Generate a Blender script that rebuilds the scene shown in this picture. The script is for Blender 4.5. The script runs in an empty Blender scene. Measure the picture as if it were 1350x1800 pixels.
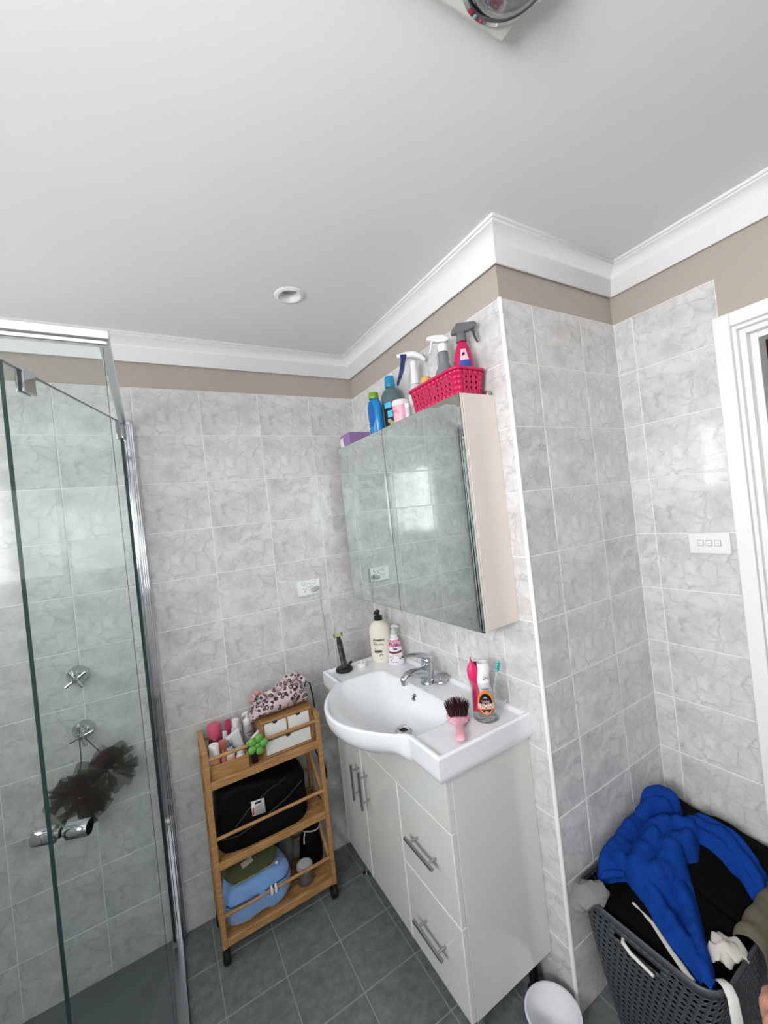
import bpy, math, random
import numpy as np
from mathutils import Vector, Matrix, noise

random.seed(7)
SC = bpy.context.scene
COL = SC.collection
PI = math.pi

# ------------------------------------------------------------------ camera
CAM_POS = Vector((-0.98943, -1.90251, 1.5896))
CAM_R = Vector((0.85909, -0.50023, -0.10837))
CAM_U = Vector((0.09148, -0.05826, 0.99410))
CAM_F = Vector((0.50359, 0.86393, 0.00429))
cam_data = bpy.data.cameras.new('camera')
cam_data.sensor_fit = 'HORIZONTAL'
cam_data.sensor_width = 36.0
cam_data.lens = 712.48 * 36.0 / 1350.0
cam_data.clip_start = 0.02
cam = bpy.data.objects.new('camera', cam_data)
COL.objects.link(cam)
m3 = Matrix((CAM_R, CAM_U, -CAM_F)).transposed()
cam.matrix_world = Matrix.Translation(CAM_POS) @ m3.to_4x4()
SC.camera = cam

# ------------------------------------------------------------------ world, daylight, exposure
world = bpy.data.worlds.new('world')
SC.world = world
world.use_nodes = True
bg = world.node_tree.nodes['Background']
bg.inputs['Color'].default_value = (0.86, 0.93, 1.0, 1)
bg.inputs['Strength'].default_value = 1.0
SC.view_settings.view_transform = 'Standard'
SC.view_settings.look = 'None'
SC.view_settings.gamma = 1.0
SC.view_settings.use_curve_mapping = False
SC.view_settings.exposure = 0.0
SC.cycles.transparent_max_bounces = 32

XL, YB = -1.95, -3.0            # left wall, back wall
LB, WD = 1.0448, 0.6098         # length of the vanity wall, depth of the recess to the door wall
ZC = 2.415                      # ceiling
# window in the left wall and a second one in the back wall
WIN_L = (-2.42, -1.55, 1.32, 2.10)      # y0 y1 z0 z1
WIN_B = (-1.86, -1.06, 1.38, 2.03)      # x0 x1 z0 z1
WIN_S = (-0.74, -0.08, 1.46, 2.10)      # y0 y1 z0 z1, high window inside the shower


def area_light(name, loc, rot, sx, sy, power, col):
    d = bpy.data.lights.new(name, 'AREA')
    d.shape = 'RECTANGLE'
    d.size, d.size_y, d.energy, d.color = sx, sy, power, col
    o = bpy.data.objects.new(name, d)
    o.location, o.rotation_euler = loc, rot
    COL.objects.link(o)
    return o


area_light('window_daylight', (XL - 0.16, (WIN_L[0] + WIN_L[1]) / 2, (WIN_L[2] + WIN_L[3]) / 2), (0, -PI / 2, 0),
           WIN_L[3] - WIN_L[2], WIN_L[1] - WIN_L[0], 71, (1.0, 0.978, 0.995))
area_light('window_daylight_shower', (XL - 0.16, (WIN_S[0] + WIN_S[1]) / 2, (WIN_S[2] + WIN_S[3]) / 2), (0, -PI / 2, 0),
           WIN_S[3] - WIN_S[2], WIN_S[1] - WIN_S[0], 12, (1.0, 0.978, 0.995))
area_light('window_daylight_back', ((WIN_B[0] + WIN_B[1]) / 2, YB - 0.16, (WIN_B[2] + WIN_B[3]) / 2), (PI / 2, 0, 0),
           WIN_B[1] - WIN_B[0], WIN_B[3] - WIN_B[2], 6, (1.0, 0.978, 0.995))

# ------------------------------------------------------------------ materials
MATS = {}


def srgb(r, g, b):
    return tuple(((c / 255) / 12.92 if c / 255 <= 0.04045 else ((c / 255 + 0.055) / 1.055) ** 2.4) for c in (r, g, b))


def M(name, col=(200, 200, 200), rough=0.5, metal=0.0, bump=None, mottle=None, coat=0.0, spec=0.5, sheen=0.0, sss=0.0, emit=None):
    """plain procedural material; col in sRGB 0-255; mottle=(scale, amount); bump=(scale, strength)"""
    if name in MATS:
        return MATS[name]
    m = bpy.data.materials.new(name)
    m.use_nodes = True
    nt = m.node_tree
    b = nt.nodes['Principled BSDF']
    c = srgb(*col)
    b.inputs['Base Color'].default_value = (*c, 1)
    b.inputs['Roughness'].default_value = rough
    b.inputs['Metallic'].default_value = metal
    b.inputs['Coat Weight'].default_value = coat
    b.inputs['Specular IOR Level'].default_value = spec
    if sheen:
        b.inputs['Sheen Weight'].default_value = sheen
    if sss:
        b.inputs['Subsurface Weight'].default_value = sss
        b.inputs['Subsurface Radius'].default_value = (0.01, 0.005, 0.003)
    if emit:
        b.inputs['Emission Color'].default_value = (*c, 1)
        b.inputs['Emission Strength'].default_value = emit
    if mottle or bump:
        tc = nt.nodes.new('ShaderNodeTexCoord')
    if mottle:
        n = nt.nodes.new('ShaderNodeTexNoise')
        n.inputs['Scale'].default_value = mottle[0]
        n.inputs['Detail'].default_value = 5
        nt.links.new(tc.outputs['Object'], n.inputs['Vector'])
        mx = nt.nodes.new('ShaderNodeMix')
        mx.data_type = 'RGBA'
        a = mottle[1]
        mx.inputs[6].default_value = (*[v * (1 - a) for v in c], 1)
        mx.inputs[7].default_value = (*[min(1, v * (1 + a)) for v in c], 1)
        nt.links.new(n.outputs['Fac'], mx.inputs[0])
        nt.links.new(mx.outputs[2], b.inputs['Base Color'])
    if bump:
        n2 = nt.nodes.new('ShaderNodeTexNoise')
        n2.inputs['Scale'].default_value = bump[0]
        n2.inputs['Detail'].default_value = 4
        nt.links.new(tc.outputs['Object'], n2.inputs['Vector'])
        bp = nt.nodes.new('ShaderNodeBump')
        bp.inputs['Strength'].default_value = bump[1]
        bp.inputs['Distance'].default_value = 0.002
        nt.links.new(n2.outputs['Fac'], bp.inputs['Height'])
        nt.links.new(bp.outputs['Normal'], b.inputs['Normal'])
    MATS[name] = m
    return m


def ramp(nt, stops):
    r = nt.nodes.new('ShaderNodeValToRGB')
    e = r.color_ramp.elements
    while len(e) > 1:
        e.remove(e[-1])
    e[0].position, e[0].color = stops[0][0], (*stops[0][1], 1)
    for p, c in stops[1:]:
        k = e.new(p)
        k.color = (*c, 1)
    return r


def marble():
    m = bpy.data.materials.new('wall_tile_marble_print')
    m.use_nodes = True
    nt = m.node_tree
    N, L = nt.nodes, nt.links
    b = N['Principled BSDF']
    b.inputs['Roughness'].default_value = 0.09
    tc = N.new('ShaderNodeTexCoord')
    oi = N.new('ShaderNodeObjectInfo')
    q = N.new('ShaderNodeMath'); q.operation = 'MULTIPLY'; q.inputs[1].default_value = 4.0
    fl = N.new('ShaderNodeMath'); fl.operation = 'FLOOR'
    k = N.new('ShaderNodeMath'); k.operation = 'MULTIPLY'; k.inputs[1].default_value = 3.37
    L.new(oi.outputs['Random'], q.inputs[0]); L.new(q.outputs[0], fl.inputs[0]); L.new(fl.outputs[0], k.inputs[0])
    off = N.new('ShaderNodeVectorMath'); off.operation = 'ADD'
    L.new(tc.outputs['Object'], off.inputs[0]); L.new(k.outputs[0], off.inputs[1])
    # warp
    nz = N.new('ShaderNodeTexNoise'); nz.inputs['Scale'].default_value = 15; nz.inputs['Detail'].default_value = 4
    L.new(off.outputs[0], nz.inputs['Vector'])
    sub = N.new('ShaderNodeVectorMath'); sub.operation = 'SUBTRACT'; sub.inputs[1].default_value = (0.5, 0.5, 0.5)
    L.new(nz.outputs['Color'], sub.inputs[0])
    sc = N.new('ShaderNodeVectorMath'); sc.operation = 'SCALE'; sc.inputs['Scale'].default_value = 0.085
    L.new(sub.outputs[0], sc.inputs[0])
    wv = N.new('ShaderNodeVectorMath'); wv.operation = 'ADD'
    L.new(off.outputs[0], wv.inputs[0]); L.new(sc.outputs[0], wv.inputs[1])
    vo = N.new('ShaderNodeTexVoronoi'); vo.feature = 'DISTANCE_TO_EDGE'; vo.inputs['Scale'].default_value = 19
    L.new(wv.outputs[0], vo.inputs['Vector'])
    r1 = ramp(nt, [(0.0, (1, 1, 1)), (0.035, (0.5, 0.5, 0.5)), (0.13, (0, 0, 0))])
    L.new(vo.outputs['Distance'], r1.inputs[0])
    n2 = N.new('ShaderNodeTexNoise'); n2.inputs['Scale'].default_value = 17; n2.inputs['Detail'].default_value = 6; n2.inputs['Roughness'].default_value = 0.65
    L.new(wv.outputs[0], n2.inputs['Vector'])
    r2 = ramp(nt, [(0.42, (0, 0, 0)), (0.62, (1, 1, 1))])
    L.new(n2.outputs['Fac'], r2.inputs[0])
    ve = N.new('ShaderNodeMath'); ve.operation = 'MULTIPLY'
    L.new(r1.outputs[0], ve.inputs[0]); L.new(r2.outputs[0], ve.inputs[1])
    n3 = N.new('ShaderNodeTexNoise'); n3.inputs['Scale'].default_value = 10; n3.inputs['Detail'].default_value = 8; n3.inputs['Roughness'].default_value = 0.62
    L.new(wv.outputs[0], n3.inputs['Vector'])
    r3 = ramp(nt, [(0.32, srgb(194, 193, 191)), (0.5, srgb(212, 211, 209)), (0.68, srgb(228, 227, 226))])
    L.new(n3.outputs['Fac'], r3.inputs[0])
    mx = N.new('ShaderNodeMix'); mx.data_type = 'RGBA'
    mul = N.new('ShaderNodeMath'); mul.operation = 'MULTIPLY'; mul.inputs[1].default_value = 0.70
    L.new(ve.outputs[0], mul.inputs[0])
    L.new(mul.outputs[0], mx.inputs[0]); L.new(r3.outputs[0], mx.inputs[6])
    mx.inputs[7].default_value = (*srgb(163, 163, 163), 1)
    L.new(mx.outputs[2], b.inputs['Base Color'])
    # very slight glaze ripple
    n4 = N.new('ShaderNodeTexNoise'); n4.inputs['Scale'].default_value = 9
    L.new(off.outputs[0], n4.inputs['Vector'])
    bp = N.new('ShaderNodeBump'); bp.inputs['Strength'].default_value = 0.12; bp.inputs['Distance'].default_value = 0.002
    L.new(n4.outputs['Fac'], bp.inputs['Height']); L.new(bp.outputs['Normal'], b.inputs['Normal'])
    MATS['marble'] = m
    return m


def floor_tile_mat():
    m = bpy.data.materials.new('floor_tile_slate_grey')
    m.use_nodes = True
    nt = m.node_tree
    N, L = nt.nodes, nt.links
    b = N['Principled BSDF']
    b.inputs['Roughness'].default_value = 0.42
    tc = N.new('ShaderNodeTexCoord')
    n1 = N.new('ShaderNodeTexNoise'); n1.inputs['Scale'].default_value = 28; n1.inputs['Detail'].default_value = 8; n1.inputs['Roughness'].default_value = 0.7
    L.new(tc.outputs['Generated'], n1.inputs['Vector'])
    geo = N.new('ShaderNodeNewGeometry')
    L.new(geo.outputs['Position'], n1.inputs['Vector'])
    r = ramp(nt, [(0.3, srgb(92, 97, 98)), (0.5, srgb(112, 117, 118)), (0.7, srgb(132, 136, 136))])
    L.new(n1.outputs['Fac'], r.inputs[0])
    L.new(r.outputs[0], b.inputs['Base Color'])
    MATS['floor_tile'] = m
    return m


def wood(name='bamboo', c1=(154, 110, 64), c2=(190, 146, 94)):
    m = bpy.data.materials.new(name)
    m.use_nodes = True
    nt = m.node_tree
    N, L = nt.nodes, nt.links
    b = N['Principled BSDF']
    b.inputs['Roughness'].default_value = 0.4
    tc = N.new('ShaderNodeTexCoord')
    mp = N.new('ShaderNodeMapping'); mp.inputs['Scale'].default_value = (9, 60, 60)
    L.new(tc.outputs['Object'], mp.inputs['Vector'])
    n1 = N.new('ShaderNodeTexNoise'); n1.inputs['Scale'].default_value = 1.5; n1.inputs['Detail'].default_value = 5
    L.new(mp.outputs[0], n1.inputs['Vector'])
    r = ramp(nt, [(0.3, srgb(*c1)), (0.65, srgb(*c2))])
    L.new(n1.outputs['Fac'], r.inputs[0]); L.new(r.outputs[0], b.inputs['Base Color'])
    MATS[name] = m
    return m


def glass(name, tint=(0.9, 0.96, 0.94), refl=0.05, rough=0.0, power=5.0, graze=0.75):
    """thin sheet glass: tinted transparency with mirror reflection growing at grazing angles"""
    if name in MATS:
        return MATS[name]
    m = bpy.data.materials.new(name)
    m.use_nodes = True
    nt = m.node_tree
    N, L = nt.nodes, nt.links
    N.remove(N['Principled BSDF'])
    out = N['Material Output']
    tr = N.new('ShaderNodeBsdfTransparent'); tr.inputs[0].default_value = (*tint, 1)
    gl = N.new('ShaderNodeBsdfGlossy'); gl.inputs['Roughness'].default_value = rough
    lw = N.new('ShaderNodeLayerWeight'); lw.inputs['Blend'].default_value = 0.5
    pw = N.new('ShaderNodeMath'); pw.operation = 'POWER'; pw.inputs[1].default_value = power
    L.new(lw.outputs['Facing'], pw.inputs[0])
    ma = N.new('ShaderNodeMath'); ma.operation = 'MULTIPLY_ADD'; ma.inputs[1].default_value = graze; ma.inputs[2].default_value = refl
    L.new(pw.outputs[0], ma.inputs[0])
    mx = N.new('ShaderNodeMixShader')
    L.new(ma.outputs[0], mx.inputs[0]); L.new(tr.outputs[0], mx.inputs[1]); L.new(gl.outputs[0], mx.inputs[2])
    L.new(mx.outputs[0], out.inputs[0])
    MATS[name] = m
    return m


def netting(name, col, alpha):
    m = bpy.data.materials.new(name)
    m.use_nodes = True
    nt = m.node_tree
    N, L = nt.nodes, nt.links
    b = N['Principled BSDF']
    b.inputs['Base Color'].default_value = (*srgb(*col), 1)
    b.inputs['Roughness'].default_value = 0.6
    tr = N.new('ShaderNodeBsdfTransparent')
    mx = N.new('ShaderNodeMixShader'); mx.inputs[0].default_value = alpha
    L.new(tr.outputs[0], mx.inputs[1]); L.new(b.outputs[0], mx.inputs[2])
    L.new(mx.outputs[0], N['Material Output'].inputs[0])
    MATS[name] = m
    return m


def leopard():
    m = bpy.data.materials.new('leopard_print_satin')
    m.use_nodes = True
    nt = m.node_tree
    N, L = nt.nodes, nt.links
    b = N['Principled BSDF']
    b.inputs['Roughness'].default_value = 0.45
    b.inputs['Sheen Weight'].default_value = 0.2
    tc = N.new('ShaderNodeTexCoord')
    nz = N.new('ShaderNodeTexNoise'); nz.inputs['Scale'].default_value = 45
    L.new(tc.outputs['Object'], nz.inputs['Vector'])
    sc = N.new('ShaderNodeVectorMath'); sc.operation = 'SCALE'; sc.inputs['Scale'].default_value = 0.012
    L.new(nz.outputs['Color'], sc.inputs[0])
    ad = N.new('ShaderNodeVectorMath'); ad.operation = 'ADD'
    L.new(tc.outputs['Object'], ad.inputs[0]); L.new(sc.outputs[0], ad.inputs[1])
    vo = N.new('ShaderNodeTexVoronoi'); vo.inputs['Scale'].default_value = 52; vo.inputs['Randomness'].default_value = 0.8
    L.new(ad.outputs[0], vo.inputs['Vector'])
    pink, black, tan = srgb(206, 182, 188), srgb(18, 15, 16), srgb(190, 150, 140)
    r = ramp(nt, [(0.0, tan), (0.20, tan), (0.24, black), (0.44, black), (0.48, pink), (1.0, pink)])
    L.new(vo.outputs['Distance'], r.inputs[0])
    n2 = N.new('ShaderNodeTexNoise'); n2.inputs['Scale'].default_value = 90
    L.new(tc.outputs['Object'], n2.inputs['Vector'])
    r2 = ramp(nt, [(0.26, (0, 0, 0)), (0.30, (1, 1, 1))])
    L.new(n2.outputs['Fac'], r2.inputs[0])
    mx = N.new('ShaderNodeMix'); mx.data_type = 'RGBA'
    L.new(r2.outputs[0], mx.inputs[0]); mx.inputs[6].default_value = (*pink, 1); L.new(r.outputs[0], mx.inputs[7])
    L.new(mx.outputs[2], b.inputs['Base Color'])
    MATS['leopard'] = m
    return m


def floral():
    m = bpy.data.materials.new('floral_label_print')
    m.use_nodes = True
    nt = m.node_tree
    N, L = nt.nodes, nt.links
    b = N['Principled BSDF']
    b.inputs['Roughness'].default_value = 0.3
    tc = N.new('ShaderNodeTexCoord')
    vo = N.new('ShaderNodeTexVoronoi'); vo.inputs['Scale'].default_value = 95
    L.new(tc.outputs['Object'], vo.inputs['Vector'])
    r = ramp(nt, [(0.0, srgb(105, 25, 70)), (0.35, srgb(160, 60, 105)), (0.6, srgb(214, 150, 180)), (0.85, srgb(240, 228, 236))])
    L.new(vo.outputs['Distance'], r.inputs[0]); L.new(r.outputs[0], b.inputs['Base Color'])
    MATS['floral'] = m
    return m


marble(); floor_tile_mat(); wood(); leopard(); floral()
wood('organizer_bamboo', (138, 96, 56), (170, 126, 78))
netting('loofah_net', (46, 46, 47), 0.50)
WHITE_PAINT = M('ceiling_paint', (231, 231, 231), 0.6, mottle=(3, 0.015), bump=(160, 0.08))
CORNICE = M('cornice_paint', (238, 238, 238), 0.35)
TAUPE = M('taupe_wall_paint', (178, 168, 158), 0.55, mottle=(2, 0.02))
GROUT = M('wall_grout', (236, 236, 235), 0.7)
FGROUT = M('floor_grout', (150, 152, 150), 0.8, mottle=(40, 0.15))
CHROME = M('chrome', (196, 198, 201), 0.06, 1.0)
STEEL = M('brushed_steel', (176, 178, 180), 0.24, 1.0)
ALU = M('bright_aluminium', (232, 233, 234), 0.28, 1.0)
MIRROR = M('mirror_silver', (226, 235, 231), 0.0, 1.0)
LACQ = M('white_gloss_lacquer', (216, 217, 213), 0.10, coat=0.3)
EDGE_LIT = M('white_edge_highlight', (252, 252, 252), 0.3)  # whiter than the panels, paints the light on their edges
CREAM = M('cream_cabinet_side', (226, 216, 208), 0.25)
CERAMIC = M('glazed_ceramic', (238, 240, 243), 0.06, coat=0.5)
TRIMW = M('white_gloss_trim', (240, 239, 238), 0.28)
PLAST_W = M('white_plastic', (236, 236, 236), 0.3)
PLAST_B = M('black_plastic', (16, 16, 17), 0.35)
RUBBER = M('black_rubber', (12, 12, 12), 0.55)
DGLASS = glass('shower_glass', (0.955, 0.978, 0.970), 0.014, graze=0.30)
GEDGE = M('glass_edge', (38, 62, 62), 0.12)
CLEAR = glass('clear_glass', (0.94, 0.95, 0.95), 0.06, power=3.0)
CLEARP = glass('clear_plastic', (0.80, 0.80, 0.80), 0.10, power=2.5)
PANE = glass('window_pane', (0.97, 0.98, 0.98), 0.03)


# ------------------------------------------------------------------ mesh builder
class MB:
    def __init__(s):
        s.v, s.f, s.m = [], [], []

    def add(s, vs, fs, mi=0):
        o = len(s.v)
        s.v += [tuple(p) for p in vs]
        s.f += [tuple(i + o for i in f) for f in fs]
        s.m += [mi] * len(fs)
        return s

    def box(s, x0, x1, y0, y1, z0, z1, mi=0):
        v = [(x, y, z) for x in (x0, x1) for y in (y0, y1) for z in (z0, z1)]
        return s.add(v, [(0, 1, 3, 2), (4, 6, 7, 5), (0, 4, 5, 1), (2, 3, 7, 6), (0, 2, 6, 4), (1, 5, 7, 3)], mi)

    def obox(s, c, ax, ay, az, mi=0):
        """oriented box: centre and three half-axis vectors"""
        c, ax, ay, az = map(Vector, (c, ax, ay, az))
        v = [c + ax * i + ay * j + az * k for i in (-1, 1) for j in (-1, 1) for k in (-1, 1)]
        return s.add(v, [(0, 1, 3, 2), (4, 6, 7, 5), (0, 4, 5, 1), (2, 3, 7, 6), (0, 2, 6, 4), (1, 5, 7, 3)], mi)

    def cyl(s, p0, p1, r0, r1=None, n=20, mi=0, caps=True):
        r1 = r0 if r1 is None else r1
        return s.tube([p0, p1], [r0, r1], n, mi, caps)

    def tube(s, path, r, n=10, mi=0, caps=True, closed=False, flat=None):
        path = [Vector(p) for p in path]
        k = len(path)
        rs = r if isinstance(r, (list, tuple)) else [r] * k
        tang = []
        for i in range(k):
            a = path[(i - 1) % k] if (i > 0 or closed) else path[0]
            b = path[(i + 1) % k] if (i < k - 1 or closed) else path[-1]
            t = (b - a)
            tang.append(t.normalized() if t.length > 1e-9 else Vector((0, 0, 1)))
        up = Vector((0, 0, 1)) if abs(tang[0].z) < 0.9 else Vector((1, 0, 0))
        nrm = (up - tang[0] * up.dot(tang[0])).normalized()
        vs = []
        for i in range(k):
            t = tang[i]
            nrm = (nrm - t * nrm.dot(t))
            nrm = nrm.normalized() if nrm.length > 1e-6 else t.orthogonal().normalized()
            bn = t.cross(nrm)
            fa, fb = flat if flat else (1, 1)
            for j in range(n):
                a = 2 * PI * j / n
                vs.append(path[i] + (nrm * math.cos(a) * fa + bn * math.sin(a) * fb) * rs[i])
        fs = []
        for i in range(k if closed else k - 1):
            for j in range(n):
                a, b = i * n + j, i * n + (j + 1) % n
                c, d = ((i + 1) % k) * n + (j + 1) % n, ((i + 1) % k) * n + j
                fs.append((a, b, c, d))
        if caps and not closed:
            fs.append(tuple(range(n))[::-1])
            fs.append(tuple(range((k - 1) * n, k * n)))
        return s.add(vs, fs, mi)

    def lathe(s, prof, c=(0, 0, 0), n=28, sx=1.0, sy=1.0, mi=0, a0=0.0, a1=2 * PI, power=2.0, caps=False):
        """profile (r, z); closed ends when r==0. power>2 gives a squarish plan"""
        full = abs(a1 - a0 - 2 * PI) < 1e-6
        cols = n if full else n + 1
        vs, fs = [], []
        for r, z in prof:
            for j in range(cols):
                a = a0 + (a1 - a0) * j / n
                ca, sa = math.cos(a), math.sin(a)
                if power != 2.0:
                    k = (abs(ca) ** power + abs(sa) ** power) ** (-1 / power)
                    ca, sa = ca * k, sa * k
                vs.append((c[0] + r * ca * sx, c[1] + r * sa * sy, c[2] + z))
        for i in range(len(prof) - 1):
            for j in range(n):
                a, b = i * cols + j, i * cols + (j + 1) % cols
                fs.append((a, b, b + cols, a + cols))
        if full and caps:
            if prof[0][0] > 1e-6:
                fs.append(tuple(range(cols))[::-1])
            if prof[-1][0] > 1e-6:
                fs.append(tuple(range((len(prof) - 1) * cols, len(prof) * cols)))
        return s.add(vs, fs, mi)

    def ball(s, c, rx, ry=None, rz=None, n=16, mi=0):
        ry = rx if ry is None else ry
        rz = rx if rz is None else rz
        k = n // 2
        prof = [(math.sin(PI * i / k), -math.cos(PI * i / k) * rz) for i in range(k + 1)]
        prof[0] = (1e-5, -rz); prof[-1] = (1e-5, rz)
        return s.lathe([(r, z) for r, z in prof], c, n, rx, ry, mi)

    def prism(s, poly, fn, h0, h1, mi=0):
        """poly of 2-D points; fn(a, b, h) -> 3-D"""
        n = len(poly)
        vs = [fn(a, b, h0) for a, b in poly] + [fn(a, b, h1) for a, b in poly]
        fs = [tuple(range(n))[::-1], tuple(range(n, 2 * n))]
        fs += [(i, (i + 1) % n, n + (i + 1) % n, n + i) for i in range(n)]
        return s.add(vs, fs, mi)

    def grid(s, fn, nu, nv, mi=0, cu=False, cv=False):
        vs = [fn(i / (nu if cu else nu - 1), j / (nv if cv else nv - 1)) for i in range(nu) for j in range(nv)]
        fs = []
        for i in range(nu if cu else nu - 1):
            for j in range(nv if cv else nv - 1):
                a, b = i * nv + j, i * nv + (j + 1) % nv
                c, d = ((i + 1) % nu) * nv + (j + 1) % nv, ((i + 1) % nu) * nv + j
                fs.append((a, b, c, d))
        return s.add(vs, fs, mi)

    def text(s, body, size, fn, mi=0, align='CENTER', bold=0.0):
        """filled lettering mapped by fn(x, y) -> 3-D"""
        cu = bpy.data.curves.new('lettering', 'FONT')
        cu.body, cu.size, cu.align_x, cu.resolution_u = body, size, align, 2
        cu.offset = bold
        o = bpy.data.objects.new('lettering', cu)
        me = bpy.data.meshes.new_from_object(o)
        vs = [fn(v.co.x, v.co.y) for v in me.vertices]
        fs = [tuple(p.vertices) for p in me.polygons]
        bpy.data.objects.remove(o); bpy.data.curves.remove(cu); bpy.data.meshes.remove(me)
        return s.add(vs, fs, mi)

    def mesh(s, name, mats, angle=38):
        me = bpy.data.meshes.new(name)
        me.from_pydata(s.v, [], s.f)
        for m in (mats if isinstance(mats, (list, tuple)) else [mats]):
            me.materials.append(m)
        me.polygons.foreach_set('material_index', s.m)
        me.polygons.foreach_set('use_smooth', [True] * len(s.f))
        me.update()
        try:
            me.set_sharp_from_angle(angle=math.radians(angle))
        except Exception:
            pass
        return me

    def build(s, name, mats, parent=None, world=False, bevel=0, seg=2, subsurf=0, solid=0, angle=38, label=None):
        root = parent
        if world and root is not None:
            off = Vector((0, 0, 0))
            q = root
            while q is not None:
                off += q.location
                q = q.parent
            s.v = [tuple(Vector(p) - off) for p in s.v]
        o = bpy.data.objects.new(name, s.mesh(name, mats, angle))
        COL.objects.link(o)
        o.parent = root
        if solid:
            md = o.modifiers.new('thick', 'SOLIDIFY'); md.thickness = solid; md.offset = 0
        if bevel:
            md = o.modifiers.new('bevel', 'BEVEL'); md.width = bevel; md.segments = seg; md.limit_method = 'ANGLE'; md.angle_limit = math.radians(35)
        if subsurf:
            md = o.modifiers.new('sub', 'SUBSURF'); md.levels = subsurf; md.render_levels = subsurf
        if label:
            o['label'] = label
        return o


def tag(o, label=None, cat=None, group=None, kind=None):
    if label: o['label'] = label
    if cat: o['category'] = cat
    if group: o['group'] = group
    if kind: o['kind'] = kind
    return o


def thing(name, label, cat, loc=(0, 0, 0), rz=0, group=None):
    o = bpy.data.objects.new(name, None)
    COL.objects.link(o)
    o.location, o.rotation_euler = loc, (0, 0, rz)
    o.empty_display_size = 0.05
    return tag(o, label, cat, group)


def face_cam(x, y, extra=0.0):
    """turn about z that points a thing's local -Y at the viewer's side of the room"""
    return math.atan2(CAM_POS.x - x, -(CAM_POS.y - y)) + extra


def struct(mb, name, mats, parent=None, **k):
    o = mb.build(name, mats, parent, **k)
    if parent is None:
        o['kind'] = 'structure'
    return o


def link_copy(mesh, name, parent, loc, rz=0.0):
    o = bpy.data.objects.new(name, mesh)
    COL.objects.link(o)
    o.parent = parent
    o.location = loc
    o.rotation_euler = (0, 0, rz)
    return o


def lerp(a, b, t):
    return a + (b - a) * t


def smooth(t):
    t = max(0.0, min(1.0, t))
    return t * t * (3 - 2 * t)

# ================================================================== THE ROOM
TH, TW, GAP = 0.2015, 0.25182, 0.0032
ZTOP = 2.2110
ROWS = [(2.01444, ZTOP)] + [(2.01444 - (k + 1) * TH, 2.01444 - k * TH) for k in range(10)]
ROWS = [(max(a, 0.0), b) for a, b in ROWS]
TILE_MESH = {}


def tile_mesh(w, h, t=0.0075, mat='marble', cham=0.0013):
    key = (round(w, 4), round(h, 4), mat)
    if key not in TILE_MESH:
        mb = MB()
        a, b = w / 2, h / 2
        v = [(-a, t, -b), (a, t, -b), (a, t, b), (-a, t, b), (-a, cham, -b), (a, cham, -b), (a, cham, b), (-a, cham, b),
             (-a + cham, 0, -b + cham), (a - cham, 0, -b + cham), (a - cham, 0, b - cham), (-a + cham, 0, b - cham)]
        f = [(8, 9, 10, 11)]
        for i in range(4):
            j = (i + 1) % 4
            f += [(i, j, 4 + j, 4 + i), (4 + i, 4 + j, 8 + j, 8 + i)]
        mb.add(v, f)
        TILE_MESH[key] = mb.mesh('tile', MATS[mat], 20)
    return TILE_MESH[key]


def tile_wall(wall, axis, plane, lines, rows=ROWS):
    """axis 'x': wall faces -y and lines are x edges; axis 'y': wall faces -x and lines are y edges (descending)"""
    for a, b in zip(lines[:-1], lines[1:]):
        for z0, z1 in rows:
            w, h = abs(b - a) - GAP, z1 - z0 - GAP
            if w < 0.01 or h < 0.01:
                continue
            me = tile_mesh(w, h)
            c = (a + b) / 2
            loc = (c, plane, (z0 + z1) / 2) if axis == 'x' else (plane, c, (z0 + z1) / 2)
            link_copy(me, 'tile', wall, loc, 0 if axis == 'x' else -PI / 2)


PT = 0.0075      # painted wall lies this far behind the tile faces
GB = 0.0014      # grout recess
# --- back-left wall with the shower taps (faces -y)
wall_a = struct(MB().box(XL - 0.12, 0.12, PT, 0.12, -0.05, ZC + 0.05), 'wall_back', TAUPE)
MB().box(XL, 0.0, GB, PT + 0.001, 0, ZTOP).build('grout', GROUT, wall_a)
tile_wall(wall_a, 'x', 0.0, [XL, -1.75752, -1.5057, -1.25388, -1.00206, -0.75024, -0.49842, -0.24659, 0.0])
# --- vanity wall (faces -x)
wall_b = struct(MB().box(PT, 0.12, -LB + PT, PT, -0.05, ZC + 0.05), 'wall_vanity', TAUPE)
MB().box(GB, PT + 0.001, -LB + 0.004, 0, 0, ZTOP).build('grout', GROUT, wall_b)
tile_wall(wall_b, 'y', 0.0, [0.0, -0.14690, -0.39872, -0.65054, -0.90236, -LB + 0.006])
# --- short return wall (faces -y)
wall_c = struct(MB().box(0.12, WD + 0.12, -LB + PT, -LB + 0.12, -0.05, ZC + 0.05), 'wall_return', TAUPE)
MB().box(0.004, WD, -LB + GB, -LB + PT + 0.001, 0, ZTOP).build('grout', GROUT, wall_c)
tile_wall(wall_c, 'x', -LB, [0.006, 0.14414, 0.39596, WD])
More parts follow.
